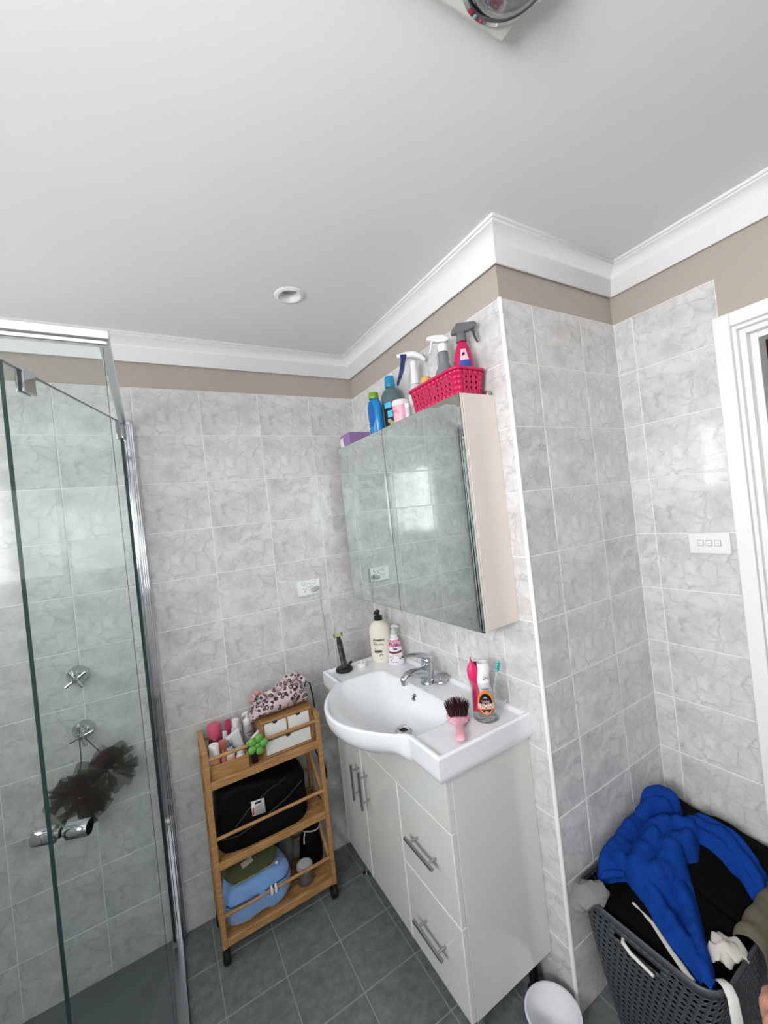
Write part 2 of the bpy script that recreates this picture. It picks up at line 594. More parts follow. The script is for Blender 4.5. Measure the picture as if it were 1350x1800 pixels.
# --- door wall (faces -x) with the doorway
DY0, DY1, DZ = -1.437, -2.24, 2.00          # clear doorway
dw = MB()
dw.box(WD + PT, WD + 0.11, DY0 + 0.042, -LB + PT, -0.05, ZC + 0.05)
dw.box(WD + PT, WD + 0.11, YB, DY1 - 0.042, -0.05, ZC + 0.05)
dw.box(WD + PT, WD + 0.11, DY1 - 0.042, DY0 + 0.042, DZ + 0.040, ZC + 0.05)
wall_d = struct(dw, 'wall_door', TAUPE)
MB().box(WD + GB, WD + PT + 0.001, -1.3622, -LB, 0, ZTOP).build('grout', GROUT, wall_d)
tile_wall(wall_d, 'y', WD, [-LB, -1.11033, -1.3622])
MB().box(WD - 0.0022, WD + 0.002, -LB - 0.0022, -LB + 0.002, 0, ZTOP).build('caulk', GROUT, wall_d)
MB().box(-0.0022, 0.002, -0.0022, 0.002, 0, ZTOP).build('caulk', GROUT, wall_b)
# --- left wall with the window, back wall with the second window
wl = MB()
y0, y1, z0, z1 = WIN_L
wl.box(XL - 0.12, XL, YB, y0, -0.05, ZC + 0.05).box(XL - 0.12, XL, y1, WIN_S[0], -0.05, ZC + 0.05).box(XL - 0.12, XL, WIN_S[1], PT, -0.05, ZC + 0.05)
wl.box(XL - 0.12, XL, WIN_S[0], WIN_S[1], -0.05, WIN_S[2]).box(XL - 0.12, XL, WIN_S[0], WIN_S[1], WIN_S[3], ZC + 0.05)
wl.box(XL - 0.12, XL, y0, y1, -0.05, z0).box(XL - 0.12, XL, y0, y1, z1, ZC + 0.05)
LEFTM = M('left_wall_tile', (222, 221, 220), 0.15, mottle=(9, 0.06))
wall_l = struct(wl, 'wall_left', LEFTM)
wb = MB()
x0, x1, z0, z1 = WIN_B
wb.box(XL - 0.12, x0, YB - 0.12, YB, -0.05, ZC + 0.05).box(x1, WD + 0.11, YB - 0.12, YB, -0.05, ZC + 0.05)
wb.box(x0, x1, YB - 0.12, YB, -0.05, z0).box(x0, x1, YB - 0.12, YB, z1, ZC + 0.05)
wall_r = struct(wb, 'wall_rear', LEFTM)


def window(name, horizontal, a0, a1, z0, z1, plane):
    """horizontal: frame runs along x at y=plane, else along y at x=plane"""
    def bx(mb, p0, p1, q0, q1, d0, d1):
        if horizontal:
            mb.box(p0, p1, plane + d0, plane + d1, q0, q1)
        else:
            mb.box(plane + d0, plane + d1, p0, p1, q0, q1)
    f = MB()
    w = 0.045
    bx(f, a0, a1, z0, z0 + w, -0.08, -0.01); bx(f, a0, a1, z1 - w, z1, -0.08, -0.01)
    bx(f, a0, a0 + w, z0 + w, z1 - w, -0.08, -0.01); bx(f, a1 - w, a1, z0 + w, z1 - w, -0.08, -0.01)
    mid = (a0 + a1) / 2
    bx(f, mid - w / 2, mid + w / 2, z0 + w, z1 - w, -0.08, -0.01)
    o = struct(f, name, TRIMW)
    for p0, p1 in ((a0 + w, mid - w / 2), (mid + w / 2, a1 - w)):
        g = MB()
        bx(g, p0, p1, z0 + w, z1 - w, -0.05, -0.045)
        g.build('pane', PANE, o)
    s = MB()
    bx(s, a0 - 0.03, a1 + 0.03, z0 - 0.03, z0, -0.12, 0.03)
    s.build('window_sill', TRIMW, o)
    return o


window('window_1', False, WIN_L[0], WIN_L[1], WIN_L[2], WIN_L[3], XL)
window('window_3', False, WIN_S[0], WIN_S[1], WIN_S[2], WIN_S[3], XL)
window('window_2', True, WIN_B[0], WIN_B[1], WIN_B[2], WIN_B[3], YB)

# --- ceiling
DLX, DLY, DLH = -0.471, -0.506, 0.0405          # downlight hole
ceil = MB().box(XL - 0.12, WD + 0.11, YB - 0.12, 0.12, ZC + 0.045, ZC + 0.08)
CX0, CX1, CY0, CY1, Q = XL - 0.12, WD + 0.11, YB - 0.12, 0.12, 0.06


def sheet(x0, x1, y0, y1):
    ceil.add([(x0, y0, ZC), (x0, y1, ZC), (x1, y1, ZC), (x1, y0, ZC)], [(0, 1, 2, 3)])


sheet(CX0, DLX - Q, CY0, CY1); sheet(DLX + Q, CX1, CY0, CY1)
sheet(DLX - Q, DLX + Q, CY0, DLY - Q); sheet(DLX - Q, DLX + Q, DLY + Q, CY1)
ring = []
for k in range(48):
    a = 2 * PI * k / 48
    c_, s_ = math.cos(a), math.sin(a)
    q = Q / max(abs(c_), abs(s_))
    ring += [(DLX + q * c_, DLY + q * s_, ZC), (DLX + DLH * c_, DLY + DLH * s_, ZC), (DLX + DLH * c_, DLY + DLH * s_, ZC + 0.045)]
ceil.add(ring, [f for k in range(48) for f in ((3 * k, 3 * k + 1, 3 * ((k + 1) % 48) + 1, 3 * ((k + 1) % 48)), (3 * k + 1, 3 * k + 2, 3 * ((k + 1) % 48) + 2, 3 * ((k + 1) % 48) + 1))])
ceiling = struct(ceil, 'ceiling', WHITE_PAINT)

# --- floor: slab of grout level plus tiles one by one
floor = struct(MB().box(XL - 0.12, WD + 0.11, YB - 0.12, 0.12, -0.06, -0.0016), 'floor', FGROUT)
FT = 0.20384
fx = [-0.30383 + FT * i for i in range(-4, 6)]
fy = [-0.19401 - FT * i for i in range(-1, 15)]
fx = sorted(set([x for x in fx if -1.02 < x < WD] + [-1.02, WD]))
fy = sorted(set([y for y in fy if YB < y < 0] + [YB, 0.0]))


def floor_tile_mesh(w, h):
    key = ('f', round(w, 4), round(h, 4))
    if key not in TILE_MESH:
        a, b, c, t = w / 2, h / 2, 0.0012, 0.008
        v = [(-a, -b, -t), (a, -b, -t), (a, b, -t), (-a, b, -t), (-a, -b, -c), (a, -b, -c), (a, b, -c), (-a, b, -c),
             (-a + c, -b + c, 0), (a - c, -b + c, 0), (a - c, b - c, 0), (-a + c, b - c, 0)]
        f = [(8, 9, 10, 11)]
        for i in range(4):
            j = (i + 1) % 4
            f += [(i, j, 4 + j, 4 + i), (4 + i, 4 + j, 8 + j, 8 + i)]
        TILE_MESH[key] = MB().add(v, f).mesh('tile', MATS['floor_tile'], 20)
    return TILE_MESH[key]


for xa, xb in zip(fx[:-1], fx[1:]):
    for ya, yb in zip(fy[:-1], fy[1:]):
        if xb - xa < 0.015 or yb - ya < 0.015:
            continue
        if xa > -0.005 and (ya + yb) / 2 > -LB + 0.02:
            continue
        xb2 = min(xb, 0.0) if (ya > -LB + 0.02 and xb > 0 > xa) else xb
        yb2 = yb
        me = floor_tile_mesh(xb2 - xa - 0.0042, yb2 - ya - 0.0042)
        link_copy(me, 'tile', floor, ((xa + xb2) / 2, (ya + yb2) / 2, 0.0))

# --- cornice, swept with mitred corners, one length per wall
CP = 0.060
prof = [(0.0, 2.3150), (0.0055, 2.3150), (0.0065, 2.3215)]
for i in range(1, 13):
    t = i / 12
    p0, p1, p2 = (0.0065, 2.3215), (0.0115, 2.394), (0.0515, 2.4015)
    prof.append(tuple((1 - t) ** 2 * p0[k] + 2 * t * (1 - t) * p1[k] + t * t * p2[k] for k in (0, 1)))
prof += [(0.0530, 2.4065), (CP, 2.4065), (CP, ZC + 0.002), (0.0, ZC + 0.002)]
path = [(XL, 0), (0, 0), (0, -LB), (WD, -LB), (WD, YB), (XL, YB)]
ins = []
for i in range(len(path)):
    a, b, c = Vector(path[i - 1]), Vector(path[i]), Vector(path[(i + 1) % len(path)])
    d1, d2 = (b - a).normalized(), (c - b).normalized()
    n1, n2 = Vector((d1.y, -d1.x)), Vector((d2.y, -d2.x))
    ins.append((n1 + n2) / (1 + n1.dot(n2)))
for i in range(len(path)):
    j = (i + 1) % len(path)
    mb = MB()
    n = len(prof)
    vs = [(path[k][0] + ins[k].x * d, path[k][1] + ins[k].y * d, z) for k in (i, j) for d, z in prof]
    # the painted wall stands PT behind the tile plane: reach back to it
    fs = [(q, q + 1, n + q + 1, n + q) for q in range(n - 1)] + [(n - 1, 0, n, 2 * n - 1)]
    fs += [tuple(range(n))[::-1], tuple(range(n, 2 * n))]
    mb.add(vs, fs)
    struct(mb, 'trim_%d' % (i + 1), CORNICE, angle=50)

# --- rounded white trim on the outside corner of the tiled walls
mb = MB()
r = 0.0075
arc = [(PT, -LB + 0.0055), (0.0, -LB + 0.0055)] + [(r - r * math.cos(a), -LB + r - r * math.sin(a) - 0.0015) for a in [PI / 2 * k / 6 for k in range(7)]] + [(0.0085, -LB + PT)]
arc = [(PT, -LB + 0.007)] + [(0.0065 - 0.0085 * math.cos(a), -LB + 0.0065 - 0.0085 * math.sin(a)) for a in [PI / 2 * k / 8 for k in range(9)]] + [(0.007, -LB + PT)]
mb.prism(arc, lambda a, b, h: (a, b, h), 0.0, ZTOP + 0.002)
struct(mb, 'trim_7', TRIMW)

# --- door surround: architrave, jamb with stop, on the bathroom side
tr = MB()
AX = WD - 0.014
ow, iw = -1.349, -1.392                 # architrave outer and inner edge
OY1 = 2 * ((DY0 + DY1) / 2) - ow        # mirrored on the far side
IY1 = 2 * ((DY0 + DY1) / 2) - iw
ztop_o, ztop_i = 2.0865, 2.0445


def frame_ring(mb, x0, x1, yo, yi, zo, zi, mi=0):
    """two legs and a head between outer (yo, zo) and inner (yi, zi), mirrored about the doorway centre"""
    c = (DY0 + DY1) / 2
    yo2, yi2 = 2 * c - yo, 2 * c - yi
    mb.box(x0, x1, yi, yo, 0, zo, mi)
    mb.box(x0, x1, yo2, yi2, 0, zo, mi)
    mb.box(x0, x1, yi2, yi, zi, zo, mi)


frame_ring(tr, AX, WD + 0.008, ow, iw, ztop_o, ztop_i)
arch = struct(tr, 'trim_8', TRIMW, bevel=0.003)
j1 = MB()
frame_ring(j1, WD + 0.004, WD + 0.11, iw + 0.004, -1.4015, ztop_i + 0.004, 2.034)
struct(j1, 'door_1', TRIMW, bevel=0.0015)
dd = bpy.data.objects['door_1']
j2 = MB()
frame_ring(j2, WD + 0.022, WD + 0.11, -1.4015, -1.4180, 2.034, 2.0180)
j2.build('jamb', TRIMW, dd, bevel=0.0015)
j3 = MB()
frame_ring(j3, WD + 0.050, WD + 0.11, -1.4180, DY0, 2.0180, DZ)
j3.build('door_stop', TRIMW, dd, bevel=0.0015)

# --- dim passage behind the doorway
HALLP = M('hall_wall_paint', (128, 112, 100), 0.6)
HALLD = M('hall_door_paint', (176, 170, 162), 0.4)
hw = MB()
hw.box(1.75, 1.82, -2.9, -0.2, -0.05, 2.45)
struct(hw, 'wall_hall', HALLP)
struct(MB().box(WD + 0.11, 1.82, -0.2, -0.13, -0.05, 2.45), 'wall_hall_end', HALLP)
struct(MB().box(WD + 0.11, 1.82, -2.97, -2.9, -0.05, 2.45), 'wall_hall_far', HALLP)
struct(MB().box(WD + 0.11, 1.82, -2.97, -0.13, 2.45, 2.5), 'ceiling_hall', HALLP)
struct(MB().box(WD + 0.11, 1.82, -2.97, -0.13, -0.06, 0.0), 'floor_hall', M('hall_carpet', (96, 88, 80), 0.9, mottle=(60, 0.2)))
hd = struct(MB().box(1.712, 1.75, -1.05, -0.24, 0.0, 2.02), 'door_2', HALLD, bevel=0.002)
for za, zb in ((0.2, 0.95), (1.1, 1.85)):
    MB().box(1.706, 1.715, -0.93, -0.36, za, zb).build('door_panel', HALLD, hd, bevel=0.004)

# --- shower floor and its kerb
struct(MB().box(XL, -1.055, -0.83, -0.001, -0.0015, 0.004), 'floor_shower', M('shower_floor_grey', (104, 110, 112), 0.35, mottle=(14, 0.06)), bevel=0.002)
struct(MB().box(XL, -1.02, YB, -0.86, -0.0015, 0.0), 'floor_left', MATS['floor_tile'])

# ================================================================== SHOWER SCREEN
ss = thing('shower_screen', 'frameless glass shower screen with bright top rail, left of the wooden trolley', 'shower screen', (-1.035, -0.02, 0))
mb = MB()
mb.box(-1.047, -1.005, -0.024, 0.0, 0.004, 2.062)
mb.box(-1.040, -1.012, -0.036, -0.024, 0.004, 2.062)
mb.box(-1.0335, -1.0185, -0.042, -0.036, 0.004, 2.05)
mb.build('wall_channel', CHROME, ss, world=True, bevel=0.004, seg=3)
mb = MB()
mb.box(-1.050, -1.026, -0.80, -0.0, 2.046, 2.068)
mb.build('side_rail', ALU, ss, world=True, bevel=0.002)
mb = MB()
mb.box(XL, -1.025, -0.826, -0.796, 2.047, 2.068)
mb.box(XL, -1.030, -0.820, -0.802, 2.036, 2.047)
mb.build('front_rail', ALU, ss, world=True, bevel=0.002)
mb = MB()
mb.box(XL, -1.040, -0.818, -0.810, 0.030, 2.03)
fp = mb.build('fixed_pane', DGLASS, ss, world=True)
MB().box(-1.0405, -1.0395, -0.8182, -0.8098, 0.03, 2.03).build('pane_edge', GEDGE, ss, world=True)
MB().box(XL, -1.026, -0.83, -0.795, 0.0, 0.032).build('front_sill', ALU, ss, world=True, bevel=0.002)
MB().box(-1.056, -1.018, -0.80, 0.0, 0.0, 0.022).build('side_sill', STEEL, ss, world=True, bevel=0.003)

# the pivot door, standing ajar into the shower
hp, fpnt = Vector((-1.045, -0.05, 0)), Vector((-1.257, -0.63, 0))
dd_ = (fpnt - hp).normalized()
dn = Vector((-dd_.y, dd_.x, 0))          # towards the room
if dn.x < 0:
    dn = -dn
sd = thing('shower_door', 'clear glass shower door standing ajar with chrome knob near its free edge', 'shower door', (hp.x, hp.y, 0.0))
W_ = (fpnt - hp).length
ZD0, ZD1 = 0.035, 2.055


def onpane(a, n, z):
    return hp + dd_ * a + dn * n + Vector((0, 0, z))


def pbox(mb, a0, a1, n0, n1, z0, z1, mi=0):
    v = [onpane(a, n, z) for a in (a0, a1) for n in (n0, n1) for z in (z0, z1)]
    return mb.add(v, [(0, 1, 3, 2), (4, 6, 7, 5), (0, 4, 5, 1), (2, 3, 7, 6), (0, 2, 6, 4), (1, 5, 7, 3)], mi)


pbox(MB(), 0.004, W_ - 0.001, -0.004, 0.004, ZD0, ZD1 - 0.001).build('pane', DGLASS, sd, world=True)
pbox(MB(), W_ - 0.002, W_, -0.0044, 0.0044, ZD0, ZD1).build('free_edge', GEDGE, sd, world=True)
pbox(MB(), 0.0, 0.004, -0.0044, 0.0044, ZD0, ZD1).build('hinge_edge', GEDGE, sd, world=True)
pbox(MB(), 0.004, W_ - 0.002, -0.0036, 0.0036, ZD1 - 0.0015, ZD1).build('top_edge', GEDGE, sd, world=True)
mb = MB()
pbox(mb, -0.018, 0.020, -0.012, 0.012, 1.985, 2.056)
mb.cyl(onpane(0.0, 0, 2.05), onpane(0.0, 0, 2.078), 0.007)
mb.build('pivot_bracket', CHROME, sd, world=True, bevel=0.004)
mb = MB()
pbox(mb, 0.508, 0.556, 0.004, 0.010, 1.998, 2.062)
pbox(mb, 0.508, 0.556, -0.010, -0.004, 1.998, 2.062)
mb.build('stop_plate', CHROME, sd, world=True, bevel=0.002)
mb = MB()
kz = 0.890
for sgn in (1, -1):
    mb.lathe([(0.0001, 0), (0.011, 0), (0.011, 0.008), (0.0195, 0.010), (0.0195, 0.030), (0.0185, 0.031), (0.0195, 0.032), (0.0195, 0.056), (0.018, 0.058), (0.0001, 0.058)], n=24)
kv = []
half = len(mb.v) // 2
for i, p in enumerate(mb.v):
    sg = 1 if i < half else -1
    kv.append(tuple(onpane(W_ - 0.045, 0, kz) + dn * (sg * (p[2] + 0.004)) + dd_ * p[0] + Vector((0, 0, p[1]))))
mb.v = kv
mb.build('knob', CHROME, sd, world=True)


def shower_tap(x, z, rot, label, arms):
    t = thing('shower_tap', label, 'tap', (x, 0, z), 0, 'shower taps on the tiled wall')
    mb = MB()
    mb.lathe([(0.036, 0.0), (0.036, 0.003), (0.0345, 0.008), (0.029, 0.022), (0.022, 0.036), (0.0145, 0.046), (0.0001, 0.047)], n=28)
    mb.v = [(p[0], -p[2], p[1]) for p in mb.v]
    mb.build('flange', CHROME, t)
    mb = MB()
    mb.cyl((0, -0.038, 0), (0, -0.072, 0), 0.0105, 0.0095)
    mb.cyl((0, -0.072, 0), (0, -0.078, 0), 0.008, 0.006)
    mb.build('spindle', CHROME, t)
    for k in range(arms):
        a = rot + 2 * PI * k / arms
        mb = MB()
        mb.tube([(0.006 * math.cos(a), -0.062, 0.006 * math.sin(a)), (0.036 * math.cos(a), -0.062, 0.036 * math.sin(a))], [0.0045, 0.0060], 12)
        mb.build('handle_arm', CHROME, t)


shower_tap(-1.262, 1.118, 0.55, 'chrome cross-handle shower tap, upper of the two on the tiled wall', 4)
shower_tap(-1.262, 0.915, 0.25, 'chrome cross-handle shower tap, lower one with black loofah hanging below', 4)


def loofah(c, rad, seed, label, cord_top):
    rnd = random.Random(seed)
    t = thing('loofah', label, 'loofah', c, 0, 'black net loofahs in the shower')
    mb = MB()
    for k in range(15):
        ax = Vector((rnd.uniform(-1, 1), rnd.uniform(-0.7, 0.7), rnd.uniform(-1, 1))).normalized()
        u = ax.orthogonal().normalized()
        w = ax.cross(u)
        ph, fr = rnd.uniform(0, 6.28), rnd.choice((7, 9, 11))
        a0, span = rnd.uniform(0, 6.28), rnd.uniform(1.6, 3.4)
        r1 = rad * rnd.uniform(0.75, 1.08)
        cen = Vector((rnd.uniform(-1, 1), rnd.uniform(-1, 1), rnd.uniform(-1, 1))) * rad * 0.22

        def fn(i, j):
            a = a0 + span * i
            rr = 0.12 * rad + (r1 - 0.12 * rad) * j
            lift = math.sin(a * fr + ph) * 0.2 * rad * j + 0.12 * rad * j * math.sin(2.3 * a)
            p = cen + (u * math.cos(a) + w * math.sin(a)) * rr + ax * lift
            p.y *= 0.62
            return p
        mb.grid(fn, 60, 6)
    mb.build('net_ruffle', MATS['loofah_net'], t, angle=80)
    mb = MB()
    tp = Vector(cord_top) - Vector(c)
    mb.tube([tp, tp * 0.6 + Vector((0.006, -0.004, 0)), Vector((0.0, 0, rad * 0.3))], 0.0018, 6)
    mb.build('cord', M('loofah_cord', (30, 28, 28), 0.6), t)


loofah((-1.285, -0.070, 0.715), 0.098, 3, 'large black net loofah hanging from the lower shower tap', (-1.27, -0.055, 0.905))
loofah((-1.185, -0.066, 0.775), 0.080, 8, 'smaller black net loofah to the right of the large one under the tap', (-1.255, -0.055, 0.905))

# ================================================================== CEILING FITTINGS
dl = thing('downlight', 'round white recessed downlight in the ceiling above the trolley', 'downlight', (-0.471, -0.506, ZC))
MB().lathe([(0.040, -0.001), (0.041, -0.006), (0.052, -0.004), (0.056, -0.0005), (0.056, 0.0), (0.040, 0.0)], n=40).build('trim_ring', PLAST_W, dl)
MB().lathe([(0.0398, -0.0035), (0.0385, -0.0030), (0.030, 0.022), (0.031, 0.022), (0.0398, -0.0025)], n=40).build('baffle', M('downlight_baffle', (228, 228, 228), 0.4), dl)
MB().lathe([(0.0001, 0.0), (0.0315, 0.0), (0.0315, 0.002), (0.0001, 0.002)], (0, 0, 0.0195), 32).build('lamp_face', M('downlight_lens', (150, 150, 148), 0.25), dl)

# heat-lamp / fan unit on the ceiling, only its corner is in view
hl = thing('ceiling_heater_unit', 'square off-white ceiling heater unit with chrome heat lamps', 'heater', (-0.548, -1.608, ZC))
mb = MB()
mb.box(-0.170, 0.170, -0.170, 0.170, -0.010, 0.0)
MB().box(-0.172, 0.172, -0.172, 0.172, -0.030, 0.0).build('housing', M('heater_plastic', (214, 213, 206), 0.35), hl, bevel=0.008, seg=3)
for sx in (-1, 1):
    for sy in (-1, 1):
        c = (sx * 0.100, sy * 0.082, 0)
        mb = MB().lathe([(0.078, -0.028), (0.077, -0.036), (0.070, -0.038), (0.066, -0.032), (0.064, -0.026)], c, 40)
        ringo = mb.build('lamp_ring', CHROME, hl)
        mb = MB().lathe([(0.064, -0.0305), (0.062, -0.040), (0.055, -0.050), (0.040, -0.058), (0.020, -0.062), (0.0001, -0.063)], c, 40)
        mb.build('heat_lamp', M('heat_lamp_glass', (150, 152, 154), 0.12, 0.85, bump=(30, 0.6)), hl)
MB().lathe([(0.030, -0.030), (0.028, -0.036), (0.0001, -0.038)], n=28).build('fan_cap', M('heater_plastic'), hl)

# ================================================================== MIRROR CABINET
CY0_, CY1_ = -0.0785, -0.9827
CZ0, CZ1 = 1.2035, 1.9280
mc = thing('mirror_cabinet', 'wall-hung mirror cabinet with two doors and cream sides above the basin', 'cabinet', (-0.07, -0.53, CZ0))
mb = MB()
mb.box(-0.136, -0.0005, CY1_, CY0_, CZ0, CZ1)
mb.build('body', CREAM, mc, world=True, bevel=0.0012)


def mirror_door(ya, yb, nm):
    d = MB().box(-0.1490, -0.1385, yb, ya, CZ0 - 0.004, CZ1 - 0.001).build('door', M('mirror_door_backing', (232, 226, 220), 0.25), mc, world=True, bevel=0.0008)
    b = 0.016
    x_, y_ = -0.1490, 0
    mb = MB()
    z0, z1 = CZ0 - 0.004, CZ1 - 0.001
    vs = [(x_ - 0.001, ya, z0), (x_ - 0.001, yb, z0), (x_ - 0.001, yb, z1), (x_ - 0.001, ya, z1)]
    vi = [(x_ - 0.0013, ya - b, z0 + b), (x_ - 0.0013, yb + b, z0 + b), (x_ - 0.0013, yb + b, z1 - b), (x_ - 0.0013, ya - b, z1 - b)]
    vb = [(x_ + 0.0002, p[1], p[2]) for p in vs]
    fs = [(4, 5, 6, 7)] + [(i, (i + 1) % 4, 4 + (i + 1) % 4, 4 + i) for i in range(4)] + [(i, (i + 1) % 4, 8 + (i + 1) % 4, 8 + i) for i in range(4)]
    mb.add(vs + vi + vb, fs)
    mb.build('mirror', MIRROR, d, world=True, angle=0.5)
    e = MB()
    for (p0, p1, q0, q1) in ((ya, ya + 0.0006, z0, z1), (yb - 0.0006, yb, z0, z1), (yb, ya, z0 - 0.0008, z0), (yb, ya, z1, z1 + 0.0006)):
        e.box(x_ - 0.0012, x_ + 0.0005, min(p0, p1), max(p0, p1), q0, q1)
    e.build('mirror_edge', M('mirror_dark_edge', (48, 54, 54), 0.2), d, world=True)


mirror_door(CY0_ + 0.001, -0.5115, 1)
mirror_door(-0.5140, CY1_ + 0.0005, 2)
MB().box(-0.03, -0.012, CY1_ + 0.002, CY1_ + 0.02, CZ1, CZ1 + 0.014).build('hanging_bracket', STEEL, mc, world=True, bevel=0.002)

# ================================================================== VANITY UNIT
VY0, VY1 = -0.152, -0.966
VX = -0.320
VZ0, VZ1 = 0.138, 0.846
vu = thing('vanity_cabinet', 'white gloss vanity cabinet with two doors and drawers under the basin', 'vanity', (-0.18, -0.56, 0))
MB().box(VX, -0.001, VY1, VY1 + 0.016, VZ0, VZ1).build('side_panel', LACQ, vu, world=True, bevel=0.001)
MB().box(VX, -0.001, VY0 - 0.016, VY0, VZ0, VZ1).build('side_panel', LACQ, vu, world=True, bevel=0.001)
MB().box(VX, -0.001, VY1 + 0.016, VY0 - 0.016, VZ0, VZ0 + 0.016).build('bottom_panel', LACQ, vu, world=True)
MB().box(-0.010, -0.001, VY1 + 0.016, VY0 - 0.016, VZ0 + 0.016, VZ1 - 0.15).build('back_panel', LACQ, vu, world=True)
g = 0.0016


def front(name, ya, yb, za, zb):
    o = MB().box(VX - 0.0185, VX - 0.001, yb + g, ya - g, za + g, zb - g).build(name, LACQ, vu, world=True, bevel=0.0012)
    e = MB()
    for p0, p1, q0, q1 in ((ya - g - 0.0018, ya - g + 0.0004, za + g, zb - g), (yb + g - 0.0004, yb + g + 0.0018, za + g, zb - g), (yb + g, ya - g, zb - g - 0.0018, zb - g + 0.0004)):
        e.box(VX - 0.0190, VX - (0.0168 if p0 < VY1 + 0.004 and p1 < VY1 + 0.01 else 0.002), p0, p1, q0, q1)
    e.build('edge_highlight', EDGE_LIT, o, world=True)  # added white strips imitate light caught along the panel edges
    return o


def bar_handle(par, a, b, horiz):
    """a,b: ends along y (horiz) or z; bar stands 35 mm off the front"""
    xh, xf = VX - 0.0185 - 0.034, VX - 0.0185
    mb = MB()
    if horiz:
        y0, y1, z = a[0], b[0], (a[1] + b[1]) / 2
        mb.cyl((xh, y0, z), (xh, y1, z), 0.006, n=18)
        for t in (0.17, 0.83):
            y = lerp(y0, y1, t)
            mb.cyl((xh, y, z), (xf + 0.001, y, z), 0.0042, n=14)
    else:
        y, z0, z1 = (a[0] + b[0]) / 2, a[1], b[1]
        mb.cyl((xh, y, z0), (xh, y, z1), 0.006, n=18)
        for t in (0.17, 0.83):
            z = lerp(z0, z1, t)
            mb.cyl((xh, y, z), (xf + 0.001, y, z), 0.0042, n=14)
    mb.build('handle', STEEL, par, world=True)


d1 = front('door', VY0, -0.386, VZ0, 0.674); bar_handle(d1, (-0.359, 0.452), (-0.359, 0.594), False)
d2 = front('door', -0.386, -0.669, VZ0, 0.674); bar_handle(d2, (-0.432, 0.452), (-0.432, 0.600), False)
r1_ = front('drawer', -0.669, VY1, 0.407, 0.674); bar_handle(r1_, (-0.750, 0.547), (-0.896, 0.547), True)
r2_ = front('drawer', -0.669, VY1, VZ0, 0.407); bar_handle(r2_, (-0.750, 0.2815), (-0.896, 0.2815), True)
for x, y in ((-0.285, -0.20), (-0.285, -0.925), (-0.05, -0.20), (-0.05, -0.925)):
    mb = MB().lathe([(0.024, 0.0), (0.024, 0.008), (0.015, 0.014), (0.015, 0.128), (0.026, 0.132), (0.026, VZ0)], (x, y, 0), 20)
    mb.build('leg', CHROME if x < -0.1 else PLAST_B, vu, world=True)

pw = thing('waste_pipe', 'grey drain pipe standing behind the vanity above the white bowl', 'pipe', (-0.035, -0.86, 0))
MB().tube([(-0.035, -0.88, 0.0), (-0.035, -0.88, 0.135)], 0.019, 16).build('pipe', M('grey_pipe', (120, 122, 124), 0.4), pw, world=True)
MB().lathe([(0.027, 0.0), (0.027, 0.02), (0.02, 0.024)], (-0.035, -0.88, 0), 20).build('collar', M('grey_pipe'), pw, world=True)

# ---- ceramic basin top: one continuous body built as a height field with a skirt
BYL, BYR, BYC = -0.133, -0.9855, -0.5595
ZR = 0.9105
BOWL = [(-0.140, -0.565), (-0.150, -0.40), (-0.1635, -0.310), (-0.240, -0.287), (-0.330, -0.290), (-0.385, -0.315), (-0.450, -0.40), (-0.487, -0.50),
        (-0.492, -0.56), (-0.487, -0.62), (-0.450, -0.72), (-0.395, -0.795), (-0.335, -0.826), (-0.250, -0.829), (-0.165, -0.812), (-0.145, -0.73)]
BC = Vector((-0.30, -0.56))


def front_depth(y):
    d = abs(y - BYC)
    b = 0.1435 * (1 - (d / 0.270) ** 2)
    k = 0.018
    b = 0.5 * (b + math.sqrt(b * b + k * k)) - 0.5 * k * math.exp(-((d - 0.27) / 0.10) ** 2) * 0.6
    return 0.369 + max(b, 0)


def bowl_radius_table(n=360):
    pts = [Vector(p) for p in BOWL]
    # closed Catmull-Rom through the points
    fine = []
    m = len(pts)
    for i in range(m):
        p0, p1, p2, p3 = pts[i - 1], pts[i], pts[(i + 1) % m], pts[(i + 2) % m]
        for s in range(12):
            t = s / 12
            fine.append(0.5 * ((2 * p1) + (p2 - p0) * t + (2 * p0 - 5 * p1 + 4 * p2 - p3) * t * t + (3 * p1 - p0 - 3 * p2 + p3) * t ** 3))
    an = sorted((math.atan2(p.y - BC.y, p.x - BC.x), (p - BC).length) for p in fine)
    A = np.array([a for a, _ in an]); Rr = np.array([r for _, r in an])
    A = np.concatenate([A - 2 * PI, A, A + 2 * PI]); Rr = np.concatenate([Rr, Rr, Rr])
    return A, Rr


BA, BR = bowl_radius_table()


def basin_z(x, y, edge):
    """edge: distance to the outline"""
    deck = 0.8985
    rim = 0.012 * (1 - smooth((edge - 0.010) / 0.016))
    z = deck + rim
    # round the very edge over
    if edge < 0.006:
        z -= 0.006 - math.sqrt(max(0.0, 0.006 ** 2 - (0.006 - edge) ** 2))
    px, py = x - BC.x, y - BC.y
    rho = math.hypot(px, py)
    rr = float(np.interp(math.atan2(py, px), BA, BR))
    u = rho / rr
    if u < 1.0:
        dep = 0.118 * (1 - u ** 2.3) ** 0.72
        # the floor falls towards the waste near the back
        dep *= 0.93 + 0.25 * math.exp(-((x + 0.235) ** 2 + (y + 0.585) ** 2) / 0.02) * (1 - u ** 4)
        base = deck + rim * 0 
        k = smooth((1.0 - u) / 0.10)
        z = lerp(z, base, k) - dep
    return z


# the fascia board above doors and drawers, scribed to the underside of the bowl


def under(y):
    return min(VZ1 - g, min(basin_z(x_, y, 0.2) for x_ in (VX - 0.020, VX - 0.010, VX)) - 0.010)


